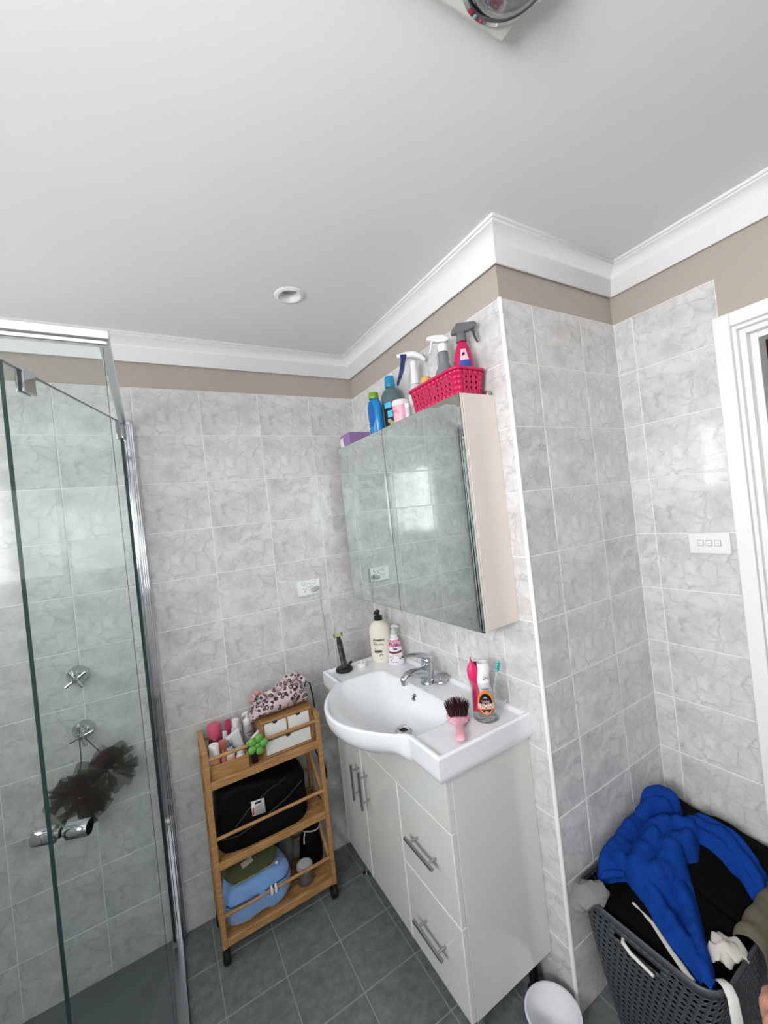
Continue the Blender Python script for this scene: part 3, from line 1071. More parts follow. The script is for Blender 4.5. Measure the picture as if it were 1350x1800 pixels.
for ya, yb in ((VY1 + g, VY0 - g),):
    topl = [(y, under(y)) for y in np.linspace(yb, ya, 80)]
    poly = [(ya, 0.674 + g), (yb, 0.674 + g)] + topl
    MB().prism(poly, lambda a, b, h: (h, a, b), VX - 0.0185, VX - 0.001).build('fascia', LACQ, vu, world=True)
bs = thing('basin', 'white ceramic vanity basin with rounded bulging front and side shelves', 'basin', (-0.2, -0.56, 0.84))
ys = sorted(set([BYL, BYR] + [BYL - 0.0015 * i for i in range(1, 20)] + [BYR + 0.0015 * i for i in range(1, 20)] + list(np.linspace(BYL - 0.03, BYR + 0.03, 130))), reverse=True)
NT = 110
ts = []
for i in range(NT + 1):
    t = i / NT
    ts.append(t)
vs, fs = [], []
for y in ys:
    fd = front_depth(y)
    slope = (front_depth(y + 0.002) - front_depth(y - 0.002)) / 0.004
    # x samples: dense near both edges
    ex = [0.0015 * i for i in range(20)]
    mid = list(np.linspace(0.0305, fd - 0.0305, NT - 39))
    xs_ = ex + mid + [fd - e for e in ex[::-1]]
    for xx in xs_:
        edge = min(BYL - y, y - BYR, (fd - xx) / math.sqrt(1 + slope * slope))
        back = xx
        e2 = min(edge, back + 0.004)
        vs.append((-xx, y, basin_z(-xx, y, max(0.0, e2))))
nx = len(xs_)
for i in range(len(ys) - 1):
    for j in range(nx - 1):
        a = i * nx + j
        fs.append((a, a + 1, a + nx + 1, a + nx))
bm = MB()
bm.add(vs, fs)
# skirt: outline from left back round the front to right back, swept down
out = [(-x, BYL) for x in list(np.linspace(0.0, front_depth(BYL), 40))]
out += [(-front_depth(y), y) for y in np.linspace(BYL, BYR, 140)[1:]]
out += [(-x, BYR) for x in list(np.linspace(front_depth(BYR), 0.0, 40))[1:]]
levels = [0, 0.12, 0.3, 0.5, 0.68, 0.82, 0.92, 0.97, 1.0]
sv = []
for px, py in out:
    bul = smooth((-px - 0.372) / 0.11)
    fr = -px / max(front_depth(py), 1e-6)
    for k, l in enumerate(levels):
        drop = lerp(0.068, 0.138, bul) * l
        insx = bul * 0.172 * (l ** 3.0)
        rnd = 0.004 * smooth((l - 0.85) / 0.15)
        yy = BYC + (py - BYC) * (1 - bul * 0.16 * l ** 2.2)
        xx = px + insx + (rnd if fr > 0.99 else 0)
        yy += -rnd if py == BYL else (rnd if py == BYR else 0)
        sv.append((xx, yy, ZR - 0.006 - drop))
nl = len(levels)
sf = []
for i in range(len(out) - 1):
    for k in range(nl - 1):
        a = i * nl + k
        sf.append((a, a + 1, a + nl + 1, a + nl))
bm.add(sv, sf)
bm.build('bowl_top', CERAMIC, bs, world=True, angle=60)
mb = MB()
zdr = basin_z(-0.235, -0.585, 0.2)
mb.lathe([(0.0175, -0.004), (0.0185, 0.0065), (0.0200, 0.0085), (0.0315, 0.0085), (0.0335, 0.006), (0.0335, -0.006)], (-0.238, -0.588, zdr + 0.003), 32)
mb.build('waste_ring', CHROME, bs, world=True)
MB().lathe([(0.0001, 0), (0.0178, 0), (0.0178, 0.0015), (0.0001, 0.0015)], (-0.238, -0.588, zdr + 0.0045), 24).build('waste_hole', M('drain_dark', (24, 25, 26), 0.5), bs, world=True)
# overflow grille on the back slope of the bowl
ox, oy = -0.155, -0.548
oz = basin_z(ox, oy, 0.1)
dzx = (basin_z(ox - 0.004, oy, 0.1) - basin_z(ox + 0.004, oy, 0.1)) / -0.008
nrm = Vector((-dzx, 0, 1)).normalized()
tx = Vector((1, 0, dzx)).normalized()
mb = MB()
mb.lathe([(0.0, 0.0012), (0.010, 0.0012), (0.0125, 0.003), (0.0145, 0.0012), (0.0145, -0.002)], n=24)
mb.v = [tuple(Vector((ox, oy, oz)) + tx * p[0] + Vector((0, 1, 0)) * p[1] + nrm * p[2]) for p in mb.v]
mb.build('overflow_grille', CHROME, bs, world=True)
mb = MB()
for k in (-1, 0, 1):
    mb.obox(Vector((ox, oy + k * 0.0055, oz)) + nrm * 0.0013, tx * 0.0065, Vector((0, 0.0014, 0)), nrm * 0.0004)
mb.build('overflow_slots', M('drain_dark'), bs, world=True)

# ---- mixer tap
ZD = 0.8985
tp = thing('mixer_tap', 'chrome single-lever mixer tap at the back of the basin', 'tap', (-0.0836, -0.547, ZD))
mb = MB()
mb.lathe([(0.0285, 0.0), (0.0285, 0.004), (0.0265, 0.007), (0.0262, 0.012), (0.0255, 0.05), (0.0265, 0.070), (0.0265, 0.080), (0.0001, 0.086)], n=32)
mb.v = [(p[0] + p[2] * 0.12, p[1], p[2]) for p in mb.v]
mb.build('tap_body', CHROME, tp)
mb = MB()
mb.tube([(0.0, 0, 0.038), (-0.035, 0, 0.050), (-0.065, 0, 0.056), (-0.092, 0, 0.054), (-0.107, 0, 0.044), (-0.109, 0, 0.036)], [0.024, 0.0200, 0.0175, 0.0165, 0.0150, 0.0140], 20)
mb.build('spout', CHROME, tp)
MB().cyl((-0.109, 0, 0.038), (-0.109, 0, 0.024), 0.0125, 0.0120, 20).build('aerator', CHROME, tp)
mb = MB()
mb.ball((0.011, 0, 0.086), 0.0265, 0.0265, 0.024, 20)
mb.tube([(0.016, 0, 0.098), (-0.010, 0, 0.112), (-0.045, 0, 0.124), (-0.080, 0, 0.130), (-0.104, 0, 0.131)], [0.022, 0.0215, 0.0165, 0.0120, 0.0080], 18, flat=(0.55, 1.0))
mb.build('lever', CHROME, tp)

st = thing('basin_plug', 'round chrome basin plug leaning beside the mixer tap', 'plug', (-0.044, -0.583, ZD))
tilt = Matrix.Rotation(math.radians(-13), 4, 'Y') @ Matrix.Rotation(math.radians(10), 4, 'X')
mb = MB()
mb.lathe([(0.0001, 0.0), (0.022, 0.0), (0.030, 0.006), (0.0315, 0.010), (0.029, 0.0135), (0.014, 0.0115), (0.0001, 0.0115)], n=32)
mb.v = [tuple(tilt @ Vector(p) + Vector((0, 0, 0.008))) for p in mb.v]
mb.build('disc', CHROME, st)
mb = MB().cyl((0, 0, 0.0105), (0, 0, 0.024), 0.0024, 0.003, 10)
mb.v = [tuple(tilt @ Vector(p) + Vector((0, 0, 0.008))) for p in mb.v]
mb.build('pin', CHROME, st)

# ================================================================== WALL SWITCHES
po = thing('power_outlet', 'white double power outlet with grey plug pushed in, on the back wall', 'outlet', (-0.3475, 0.0, 1.274))
MB().box(-0.0575, 0.0575, -0.0085, 0.0, -0.0365, 0.0365).build('plate', PLAST_W, po, bevel=0.003)
for bx_, bz_, sz in ((-0.026, 0.022, 0.0072), (0.001, 0.012, 0.0072), (0.027, 0.022, 0.0072)):
    m_ = MB().lathe([(sz + 0.0008, 0), (sz, 0.0035), (sz * 0.6, 0.0042), (0.0001, 0.0042)], n=20)
    m_.v = [(bx_ + p[0], -0.0085 - p[2], bz_ + p[1]) for p in m_.v]
    m_.build('rocker', PLAST_W, po)
    m_ = MB().lathe([(sz + 0.0022, 0), (sz + 0.0022, 0.0006), (sz + 0.0006, 0.0008), (sz + 0.0006, 0.0)], n=20)
    m_.v = [(bx_ + p[0], -0.0085 - p[2], bz_ + p[1]) for p in m_.v]
    m_.build('rocker_shadow', M('switch_shadow_grey', (150, 150, 150), 0.5), po)  # grey ring put in as painted shadow around the rocker
mb = MB()
for dx, dz, a in ((-0.0062, 0.0035, 0.5), (0.0062, 0.0035, -0.5), (0.0, -0.0075, 0.0)):
    c_, s_ = math.cos(a), math.sin(a)
    mb.obox((-0.0215 + dx, -0.0087, -0.008 + dz), (0.0011 * c_, 0, 0.0011 * s_), (0, 0.0003, 0), (-0.0036 * s_, 0, 0.0036 * c_))
mb.build('socket_slots', M('slot_dark', (40, 40, 40), 0.6), po)
plug = M('grey_plug', (176, 178, 180), 0.4)
mb = MB()
mb.obox((0.025, -0.018, -0.010), (0.0185, 0, 0.004), (0, 0.010, 0), (-0.002, 0, 0.010))
mb.build('plug', plug, po, bevel=0.005, seg=3)
mb = MB()
mb.tube([(0.042, -0.020, -0.012), (0.047, -0.018, -0.025), (0.049, -0.009, -0.06), (0.053, -0.006, -0.12), (0.060, -0.005, -0.22), (0.062, -0.005, -0.35)], 0.0016, 8)
mb.build('cord', M('pale_cord', (200, 200, 200), 0.5), po)

ls = thing('light_switch', 'white triple light switch plate beside the door frame', 'switch', (WD, -1.2745, 1.3760))
MB().box(-0.009, 0.0, -0.0578, 0.0578, -0.0355, 0.0355).build('plate', PLAST_W, ls, bevel=0.0025)
for k in (-1, 0, 1):
    y = -0.001 - k * 0.0255 * 0.94
    MB().box(-0.0094, -0.0088, y - 0.0090, y + 0.0090, -0.0098, 0.0098).build('rocker_shadow', M('switch_shadow_grey'), ls)  # thin grey plate, shadow line painted round each rocker
    MB().box(-0.0120, -0.009, y - 0.0078, y + 0.0078, -0.0085, 0.0085).build('rocker', PLAST_W, ls, bevel=0.002)
    MB().box(-0.0122, -0.0119, y - 0.0045, y + 0.0045, -0.0004, 0.0006).build('rocker_mark', M('switch_mark', (150, 150, 152), 0.5), ls)

# ================================================================== TROLLEY
WOOD = MATS['bamboo']
TX0, TX1, TYF, TYB = -0.8960, -0.4400, -0.236, -0.034
tl = thing('bamboo_trolley', 'slim three-tier bamboo trolley on black castors against the tiled wall', 'trolley', (-0.668, -0.135, 0))
PW = 0.019
for x in (TX0, TX1 - PW):
    for y, zt in ((TYF, 0.788), (TYB - PW, 0.788)):
        MB().box(x, x + PW, y, y + PW, 0.062, zt).build('post', WOOD, tl, world=True, bevel=0.0025)
    MB().box(x, x + PW, TYF + PW, TYB - PW, 0.766, 0.788).build('side_rail', WOOD, tl, world=True, bevel=0.002)
    for z in (0.66, 0.365, 0.085):
        MB().box(x + 0.002, x + PW - 0.002, TYF + PW, TYB - PW, z - 0.016, z + 0.010).build('side_rail', WOOD, tl, world=True, bevel=0.002)
    xm = x + PW / 2
    for za, zb in ((0.376, 0.55), (0.10, 0.27)):
        mb = MB()
        pa, pb = Vector((xm, TYF + PW, za + 0.01)), Vector((xm, TYB - PW, zb))
        d_ = (pb - pa)
        nn = Vector((0, -d_.z, d_.y)).normalized()
        mb.obox((pa + pb) / 2, (0.006, 0, 0), d_ / 2, nn * 0.010)
        mb.build('side_brace', WOOD, tl, world=True, bevel=0.0015)
for zt, nm in ((0.668, 1), (0.373, 2), (0.093, 3)):
    MB().box(TX0 + PW, TX1 - PW, TYF + 0.001, TYF + 0.018, zt - 0.028, zt).build('front_rail', WOOD, tl, world=True, bevel=0.002)
    MB().box(TX0 + PW, TX1 - PW, TYB - 0.018, TYB - 0.001, zt - 0.028, zt).build('back_rail', WOOD, tl, world=True, bevel=0.002)
    for k in range(5):
        y0_ = TYF + 0.022 + k * 0.0325
        MB().box(TX0 + PW - 0.002, TX1 - PW + 0.002, y0_, y0_ + 0.027, zt - 0.014, zt - 0.006).build('slat', WOOD, tl, world=True, bevel=0.001)
for z in (0.7520, 0.4570, 0.1745):
    for y in (TYF + 0.009, TYB - 0.010):
        MB().cyl((TX0 + PW - 0.004, y, z), (TX1 - PW + 0.004, y, z), 0.0065, n=14).build('dowel_rail', WOOD, tl, world=True)
for x in (TX0 + 0.012, TX1 - 0.014):
    for y in (TYF + 0.014, TYB - 0.014):
        mb = MB()
        mb.cyl((x, y, 0.046), (x, y, 0.064), 0.007, n=12)
        mb.lathe([(0.0001, -0.013), (0.018, -0.013), (0.0235, -0.008), (0.0235, 0.008), (0.018, 0.013), (0.0001, 0.013)], n=24)
        k = len(mb.v)
        base = k - 24 * 6
        for i in range(base, k):
            px, py, pz = mb.v[i]
            mb.v[i] = (x + pz, y + px, 0.0235 + py)
        # twin hood
        mb.tube([(x, y - 0.022, 0.030), (x, y - 0.012, 0.047), (x, y + 0.004, 0.051), (x, y + 0.018, 0.040)], [0.008, 0.012, 0.012, 0.008], 12)
        mb.build('castor', RUBBER, tl, world=True)

# --- small bamboo tray with the cosmetics
ST = 0.662      # slat top of the upper tier
TRAY = (-0.872, -0.733, -0.213, -0.058)
ct = thing('bamboo_tray', 'small open bamboo box holding cosmetics on the top tier', 'tray', ((TRAY[0] + TRAY[1]) / 2, (TRAY[2] + TRAY[3]) / 2, ST))
x0, x1, y0, y1 = TRAY
TWD = MATS['organizer_bamboo']
MB().box(x0, x1, y0, y0 + 0.006, ST, ST + 0.052).build('side_panel', WOOD, ct, world=True, bevel=0.001)
MB().box(x0, x1, y1 - 0.006, y1, ST, ST + 0.052).build('side_panel', WOOD, ct, world=True, bevel=0.001)
MB().box(x0, x0 + 0.006, y0 + 0.006, y1 - 0.006, ST, ST + 0.052).build('side_panel', WOOD, ct, world=True, bevel=0.001)
MB().box(x1 - 0.006, x1, y0 + 0.006, y1 - 0.006, ST, ST + 0.052).build('side_panel', WOOD, ct, world=True, bevel=0.001)
MB().box(x0 + 0.006, x1 - 0.006, y0 + 0.006, y1 - 0.006, ST, ST + 0.005).build('base', WOOD, ct, world=True)
TB = ST + 0.0055

GR = 'cosmetics on the top tier of the trolley'
b = thing('cleanser_bottle', 'round clear dark-pink bottle with a wide matte pink cap, back left of tray', 'bottle', (-0.834, -0.087, TB), 0, GR)
MB().lathe([(0.0001, 0.0), (0.024, 0.0), (0.027, 0.004), (0.027, 0.085), (0.024, 0.098), (0.020, 0.104)], n=28).build('bottle_body', M('dark_pink_clear', (132, 40, 66), 0.15, coat=0.5), b)
MB().lathe([(0.0245, 0.100), (0.0255, 0.102), (0.0255, 0.146), (0.0235, 0.150), (0.0001, 0.150)], n=28).build('cap', M('matte_pink', (206, 84, 112), 0.45), b)

b = thing('cream_tube', 'slim magenta tube standing crimp up behind the cosmetics', 'tube', (-0.7815, -0.080, TB), 0.3, GR)
mb = MB()
mb.grid(lambda i, j: ((lerp(0.013, 0.0125, j) * math.cos(2 * PI * i)), lerp(0.013, 0.0012, j) * math.sin(2 * PI * i), 0.02 + 0.125 * j), 24, 8, cu=True)
mb.build('tube_body', M('magenta_tube', (196, 56, 96), 0.35), b)
MB().lathe([(0.0001, 0), (0.011, 0), (0.011, 0.02), (0.0001, 0.02)], n=20).build('cap', M('magenta_tube'), b)

b = thing('toner_bottle', 'clear oval toner bottle with white cap and grey lettering, middle of tray', 'bottle', (-0.7515, -0.092, TB), 0.25, GR)
MB().lathe([(0.0001, 0), (0.0235, 0), (0.025, 0.004), (0.025, 0.098), (0.021, 0.110), (0.012, 0.114)], n=28, sx=0.98, sy=0.62).build('bottle_body', M('pale_grey_bottle', (204, 208, 208), 0.2), b)
MB().lathe([(0.0135, 0.113), (0.0145, 0.115), (0.0140, 0.142), (0.0001, 0.144)], n=24).build('cap', PLAST_W, b)
mb = MB()
for i, (hw_, hh_) in enumerate(((0.015, 0.0016), (0.011, 0.0012), (0.016, 0.0008), (0.012, 0.0008))):
    z_ = 0.087 - i * 0.011
    mb.grid(lambda u, v: (lerp(-hw_, hw_, u), -math.sqrt(max(1e-6, 1 - (lerp(-hw_, hw_, u) / 0.0245) ** 2)) * 0.0158, z_ + lerp(-hh_, hh_, v)), 10, 2)
mb.build('lettering', M('grey_ink', (110, 114, 118), 0.5), b)

b = thing('pump_bottle', 'mauve-grey pump bottle with white pump between tray and drawers', 'bottle', (-0.7055, -0.088, ST), 0.25, GR)
MB().lathe([(0.0001, 0), (0.026, 0), (0.0275, 0.004), (0.0255, 0.075), (0.0195, 0.108), (0.0165, 0.112)], n=28, sx=1, sy=0.8).build('bottle_body', M('mauve_grey', (170, 160, 166), 0.3), b)
mb = MB()
mb.lathe([(0.0165, 0.111), (0.0175, 0.113), (0.0175, 0.128), (0.012, 0.133), (0.006, 0.135), (0.006, 0.150)], n=24)
mb.tube([(0, 0, 0.148), (0, 0, 0.157), (-0.010, -0.002, 0.158), (-0.021, -0.004, 0.154)], [0.0075, 0.0075, 0.006, 0.004], 12)
mb.build('pump', PLAST_W, b)
mb = MB()
for i, (hw_, hh_) in enumerate(((0.014, 0.0022), (0.010, 0.0020), (0.012, 0.0013))):
    z_ = 0.083 - i * 0.013
    mb.grid(lambda u, v: (lerp(-hw_, hw_, u), -math.sqrt(max(1e-6, 1 - (lerp(-hw_, hw_, u) / 0.0262) ** 2)) * 0.0216, z_ + lerp(-hh_, hh_, v)), 10, 2)
mb.build('lettering', M('dark_ink', (60, 56, 62), 0.5), b)

b = thing('foundation_bottle', 'peach bottle with tall white cylinder cap at the front left of tray', 'bottle', (-0.850, -0.178, TB), 0, GR)
MB().lathe([(0.0001, 0), (0.017, 0), (0.0185, 0.003), (0.0185, 0.062), (0.015, 0.066)], n=26).build('bottle_body', M('peach_makeup', (214, 160, 130), 0.25), b)
MB().lathe([(0.0170, 0.065), (0.0188, 0.067), (0.0188, 0.108), (0.0175, 0.111), (0.0001, 0.111)], n=26).build('cap', PLAST_W, b)

b = thing('terracotta_bottle', 'terracotta rounded bottle standing behind the white-capped foundation', 'bottle', (-0.8165, -0.142, TB), 0.1, GR)
MB().lathe([(0.0001, 0), (0.015, 0), (0.018, 0.004), (0.0195, 0.060), (0.0185, 0.085), (0.013, 0.098), (0.0001, 0.103)], n=26, sx=1, sy=0.8).build('bottle_body', M('terracotta_pink', (196, 112, 96), 0.3), b)

b = thing('lip_tube', 'small coral pointed lip tube between foundation and serum', 'tube', (-0.8200, -0.186, TB), 0.2, GR)
MB().lathe([(0.0001, 0), (0.008, 0), (0.0085, 0.003), (0.0085, 0.050), (0.0065, 0.066), (0.0015, 0.084), (0.0001, 0.085)], n=18).build('tube_body', M('coral_tube', (214, 120, 116), 0.3), b)

b = thing('serum_bottle', 'blush serum bottle with clear-topped white pump, front middle of tray', 'bottle', (-0.7945, -0.178, TB), 0, GR)
MB().lathe([(0.0001, 0), (0.0165, 0), (0.018, 0.003), (0.018, 0.046), (0.0165, 0.052)], n=26).build('bottle_body', M('blush_pink', (222, 178, 168), 0.25), b)
MB().lathe([(0.0165, 0.051), (0.0182, 0.053), (0.0182, 0.066), (0.012, 0.070), (0.012, 0.078), (0.008, 0.080)], n=26).build('pump', PLAST_W, b)
MB().lathe([(0.0145, 0.069), (0.0145, 0.098), (0.013, 0.101), (0.0001, 0.101)], n=24).build('clear_cap', CLEARP, b)

b = thing('roller_vial', 'little clear vial with pale cap behind the serum pump', 'vial', (-0.8010, -0.128, TB), 0, GR)
MB().lathe([(0.0001, 0), (0.0085, 0), (0.0095, 0.003), (0.0095, 0.085), (0.006, 0.09)], n=18).build('vial_body', M('pale_pink_vial', (226, 206, 206), 0.2), b)
MB().lathe([(0.0088, 0.088), (0.0096, 0.090), (0.009, 0.122), (0.006, 0.125), (0.0001, 0.125)], n=18).build('cap', M('frosted_cap', (206, 200, 202), 0.3), b)

b = thing('hand_cream_tube', 'white squeeze tube lying tilted with flat crimped end over the serum', 'tube', (-0.772, -0.135, TB + 0.075), 0, GR)
mb = MB()
ax_, az_ = Vector((0.35, -0.10, -0.93)).normalized(), None
u_ = Vector((0.93, 0.1, 0.35)).normalized()
w_ = ax_.cross(u_)
mb.grid(lambda i, j: Vector((0, 0, 0.028)) + ax_ * (0.085 * j) + u_ * (lerp(0.0265, 0.015, j) * math.cos(2 * PI * i)) + w_ * (lerp(0.0012, 0.015, smooth(j * 1.2)) * math.sin(2 * PI * i)), 28, 8, cu=True)
mb.build('tube_body', M('silver_white_tube', (206, 208, 212), 0.25), b)
MB().obox(Vector((0, 0, 0.028)) - ax_ * 0.004, u_ * 0.027, w_ * 0.0012, ax_ * 0.006).build('crimp', PLAST_W, b)

b = thing('cream_jar', 'squat white pump jar at the front right corner of the tray', 'jar', (-0.7585, -0.185, TB), 0, GR)
MB().lathe([(0.0001, 0), (0.015, 0), (0.017, 0.003), (0.0165, 0.040), (0.013, 0.047)], n=26).build('jar_body', M('milky_jar', (230, 226, 224), 0.25), b)
mb = MB().lathe([(0.012, 0.046), (0.013, 0.048), (0.012, 0.058), (0.006, 0.060), (0.006, 0.064)], n=22)
mb.tube([(0.0, 0, 0.063), (-0.004, 0, 0.066), (-0.013, -0.001, 0.066)], [0.008, 0.007, 0.0045], 10)
mb.build('pump', PLAST_W, b)

b = thing('thin_tube', 'thin white tube with black end leaning behind the green flower', 'tube', (-0.700, -0.160, ST), 0, GR)
MB().tube([(-0.028, -0.008, 0.066), (0.026, 0.012, 0.094)], 0.0062, 14).build('tube_body', PLAST_W, b)
MB().tube([(-0.030, -0.0087, 0.0650), (-0.036, -0.011, 0.062)], 0.0068, 14).build('end_cap', PLAST_B, b)
b = thing('black_case', 'narrow black case standing between the tray and the organizer', 'case', (-0.7085, -0.198, ST), 0.1, GR)
MB().box(-0.011, 0.011, -0.006, 0.006, 0.0, 0.046).build('case_body', PLAST_B, b, bevel=0.002)
MB().box(-0.0113, 0.0113, -0.0063, 0.0063, 0.046, 0.056).build('case_lid', PLAST_B, b, bevel=0.002)

# green silicone flower clipped to the front dowel
fl_ = thing('flower_clip', 'green five-petal flower hung on the front rail of the trolley', 'ornament', (-0.7025, TYF - 0.006, 0.752))
GREEN = M('leaf_green_silicone', (104, 172, 76), 0.42)
for k in range(5):
    a = PI / 2 + 2 * PI * k / 5 - 0.35
    c_, s_ = math.cos(a), math.sin(a)
    mb = MB()

    def petal(i, j, c_=c_, s_=s_):
        t = 2 * PI * i
        r = j
        px = 0.0235 + 0.0175 * r * math.cos(t)
        py = 0.0160 * r * math.sin(t) * (0.72 + 0.28 * (px - 0.006) / 0.03)
        h = -0.006 - 0.005 * (1 - r * r) ** 0.5 + 0.004 * r * r
        return (px * c_ - py * s_, h, px * s_ + py * c_)
    mb.grid(petal, 24, 6, cu=True)
    mb.build('petal', GREEN, fl_, solid=0.003)
MB().ball((0, -0.010, 0), 0.0085, 0.006, 0.0085).build('flower_centre', GREEN, fl_)
MB().box(-0.004, 0.004, -0.006, 0.014, -0.003, 0.004).build('clip', GREEN, fl_, bevel=0.001)

# --- bamboo drawer organiser
OX0, OX1, OYF, OYB, OZ1 = -0.676, -0.464, -0.212, -0.062, 0.812
og = thing('drawer_organizer', 'small bamboo organizer with three white drawers on the top tier', 'organizer', ((OX0 + OX1) / 2, (OYF + OYB) / 2, ST))
OW = MATS['organizer_bamboo']
tk = 0.011
MB().box(OX0, OX1, OYF, OYB, OZ1 - tk, OZ1).build('top_panel', OW, og, world=True, bevel=0.004, seg=3)
MB().box(OX0, OX1, OYF, OYB, ST, ST + tk).build('bottom_panel', OW, og, world=True, bevel=0.004, seg=3)
MB().box(OX0, OX0 + tk, OYF + 0.0005, OYB - 0.0005, ST + tk, OZ1 - tk).build('side_panel', OW, og, world=True)
MB().box(OX1 - tk, OX1, OYF + 0.0005, OYB - 0.0005, ST + tk, OZ1 - tk).build('side_panel', OW, og, world=True)
MB().box(OX0 + tk, OX1 - tk, OYB - 0.004, OYB - 0.001, ST + tk, OZ1 - tk).build('back_panel', OW, og, world=True)
zm = 0.733
MB().box(OX0 + tk, OX1 - tk, OYF + 0.008, OYB - 0.004, zm - 0.003, zm + 0.003).build('divider', OW, og, world=True)
xm = (OX0 + OX1) / 2
MB().box(xm - 0.002, xm + 0.002, OYF + 0.008, OYB - 0.004, zm + 0.003, OZ1 - tk).build('divider', OW, og, world=True)
DRW = M('drawer_white', (232, 232, 228), 0.3)


def small_drawer(xa, xb, za, zb):
    r_ = 0.0105
    xc = (xa + xb) / 2
    poly = [(xa, za), (xb, za), (xb, zb)] + [(xc + r_ * math.cos(t), zb - r_ * math.sin(t) * 0.9) for t in [PI * k / 12 for k in range(13)]] + [(xa, zb)]
    mb = MB()
    mb.prism(poly, lambda a, b_, h: (a, h, b_), OYF + 0.004, OYF + 0.009)
    d = mb.build('drawer', DRW, og, world=True, angle=30)
    MB().box(xc - 0.013, xc + 0.013, OYF + 0.0095, OYF + 0.012, zb - 0.014, zb - 0.0005).build('finger_hole', M('hole_dark', (26, 20, 16), 0.7), d, world=True)


small_drawer(OX0 + tk + 0.002, xm - 0.0035, zm + 0.005, OZ1 - tk - 0.002)
small_drawer(xm + 0.0035, OX1 - tk - 0.002, zm + 0.005, OZ1 - tk - 0.002)
small_drawer(OX0 + tk + 0.002, OX1 - tk - 0.002, ST + tk + 0.002, zm - 0.005)

# --- leopard print satin cap on the organiser
lp = thing('leopard_print_cap', 'gathered pink and black leopard-print satin cap lying on the drawer organizer', 'cap', (-0.578, -0.135, OZ1))
mb = MB()


def cap_fn(i, j):
    a = 2 * PI * i
    ph = PI * j
    # two lobes: tall on the right, lower on the left
    x = -0.125 * math.cos(ph)
    hgt = 0.070 + 0.052 * smooth((x + 0.07) / 0.13) - 0.05 * smooth((x - 0.085) / 0.05) - 0.012 * math.exp(-((x + 0.005) / 0.03) ** 2)
    sn = math.sin(ph) ** 0.55
    y = 0.066 * sn * math.cos(a)
    z = hgt * 0.5 * (1 + math.sin(a)) * sn
    if math.sin(a) < 0:
        z = hgt * 0.5 * sn * (1 + math.sin(a))
    pl = 0.0055 * math.sin(x * 210 + 3 * math.sin(a * 2)) * sn * smooth((math.sin(a) + 0.3) / 0.8)
    nz = noise.noise(Vector((x * 26, y * 30, z * 30))) * 0.010 * sn
    return (x, y + pl * 0.5 + nz * 0.5, max(0.0, z + pl + nz * max(0, math.sin(a))) - (0.012 * smooth((-x - 0.1) / 0.02)))


mb.grid(cap_fn, 44, 56, cu=True)
mb.v = [(p[0], p[1], max(p[2], -0.028 if p[0] < -0.100 else 0.0)) for p in mb.v]
mb.build('cap_body', MATS['leopard'], lp, angle=80)
mb = MB()
pth = []
for k in range(40):
    t = k / 39
    x = lerp(-0.105, 0.108, t)
    pth.append((x, -0.020 + 0.012 * math.sin(t * 30), 0.078 + 0.046 * smooth((x + 0.07) / 0.13) - 0.012 * math.exp(-((x + 0.005) / 0.03) ** 2) + 0.004 * math.sin(t * 47) - 0.040 * smooth((x - 0.075) / 0.05)))
mb.tube(pth, 0.013, 12)
mb.build('gathered_band', MATS['leopard'], lp, angle=80)

sc_ = thing('pink_scrunchie', 'pink satin scrunchie peeking out behind the leopard-print cap', 'scrunchie', (-0.655, -0.095, OZ1))
mb = MB()
mb.grid(lambda i, j: ((0.026 + (0.011 + 0.003 * math.sin(2 * PI * i * 14)) * math.cos(2 * PI * j)) * math.cos(2 * PI * i),
                      (0.012 + 0.003 * math.sin(2 * PI * i * 9)) * math.sin(2 * PI * j),
                      0.052 + (0.020 + (0.011 + 0.003 * math.sin(2 * PI * i * 14)) * math.cos(2 * PI * j)) * math.sin(2 * PI * i)), 90, 12, cu=True, cv=True)
mb.build('scrunchie_ring', M('pink_satin', (214, 132, 134), 0.35, sheen=0.3), sc_, angle=80)

rb = thing('red_appliance', 'dark red appliance tucked between the organizer and trolley post', 'appliance', (-0.461, -0.105, 0.662))
MB().lathe([(0.0001, 0.0), (0.016, 0.0), (0.018, 0.01), (0.016, 0.09), (0.020, 0.12), (0.022, 0.165), (0.016, 0.185), (0.0001, 0.19)], n=24, sx=0.40, sy=1.0).build('appliance_body', M('dark_red_plastic', (112, 20, 34), 0.3), rb)
mb = MB()
mb.tube([(0.004, 0.0, 0.185), (0.020, 0.0, 0.215), (0.034, -0.004, 0.205), (0.040, -0.01, 0.15), (0.041, -0.02, 0.06), (0.036, -0.01, -0.04), (0.030, 0.0, -0.10), (0.040, -0.02, -0.15)], 0.0032, 8)
mb.build('cord', PLAST_B, rb)
mb = MB()
rnd = random.Random(4)
for k in range(6):
    ph = rnd.uniform(0, 6)
    pts = []
    for i in range(17):
        a = 2 * PI * i / 16
        pts.append((0.043 + 0.012 * math.cos(a + ph) + 0.004 * k * 0.3, -0.03 + 0.012 * math.cos(a) + 0.003 * k, -0.155 + 0.048 * math.sin(a) - 0.006 * k))
    mb.tube(pts, 0.0030, 8)
mb.build('coiled_cord', PLAST_B, rb)

# --- middle tier: black bag
S2 = 0.367
bb = thing('black_bag', 'large soft black bag with cords and white tag filling the middle tier', 'bag', (-0.69, -0.135, S2))
BLK = M('black_nylon', (4, 4, 5), 0.65, bump=(60, 0.2), spec=0.15)
mb = MB()


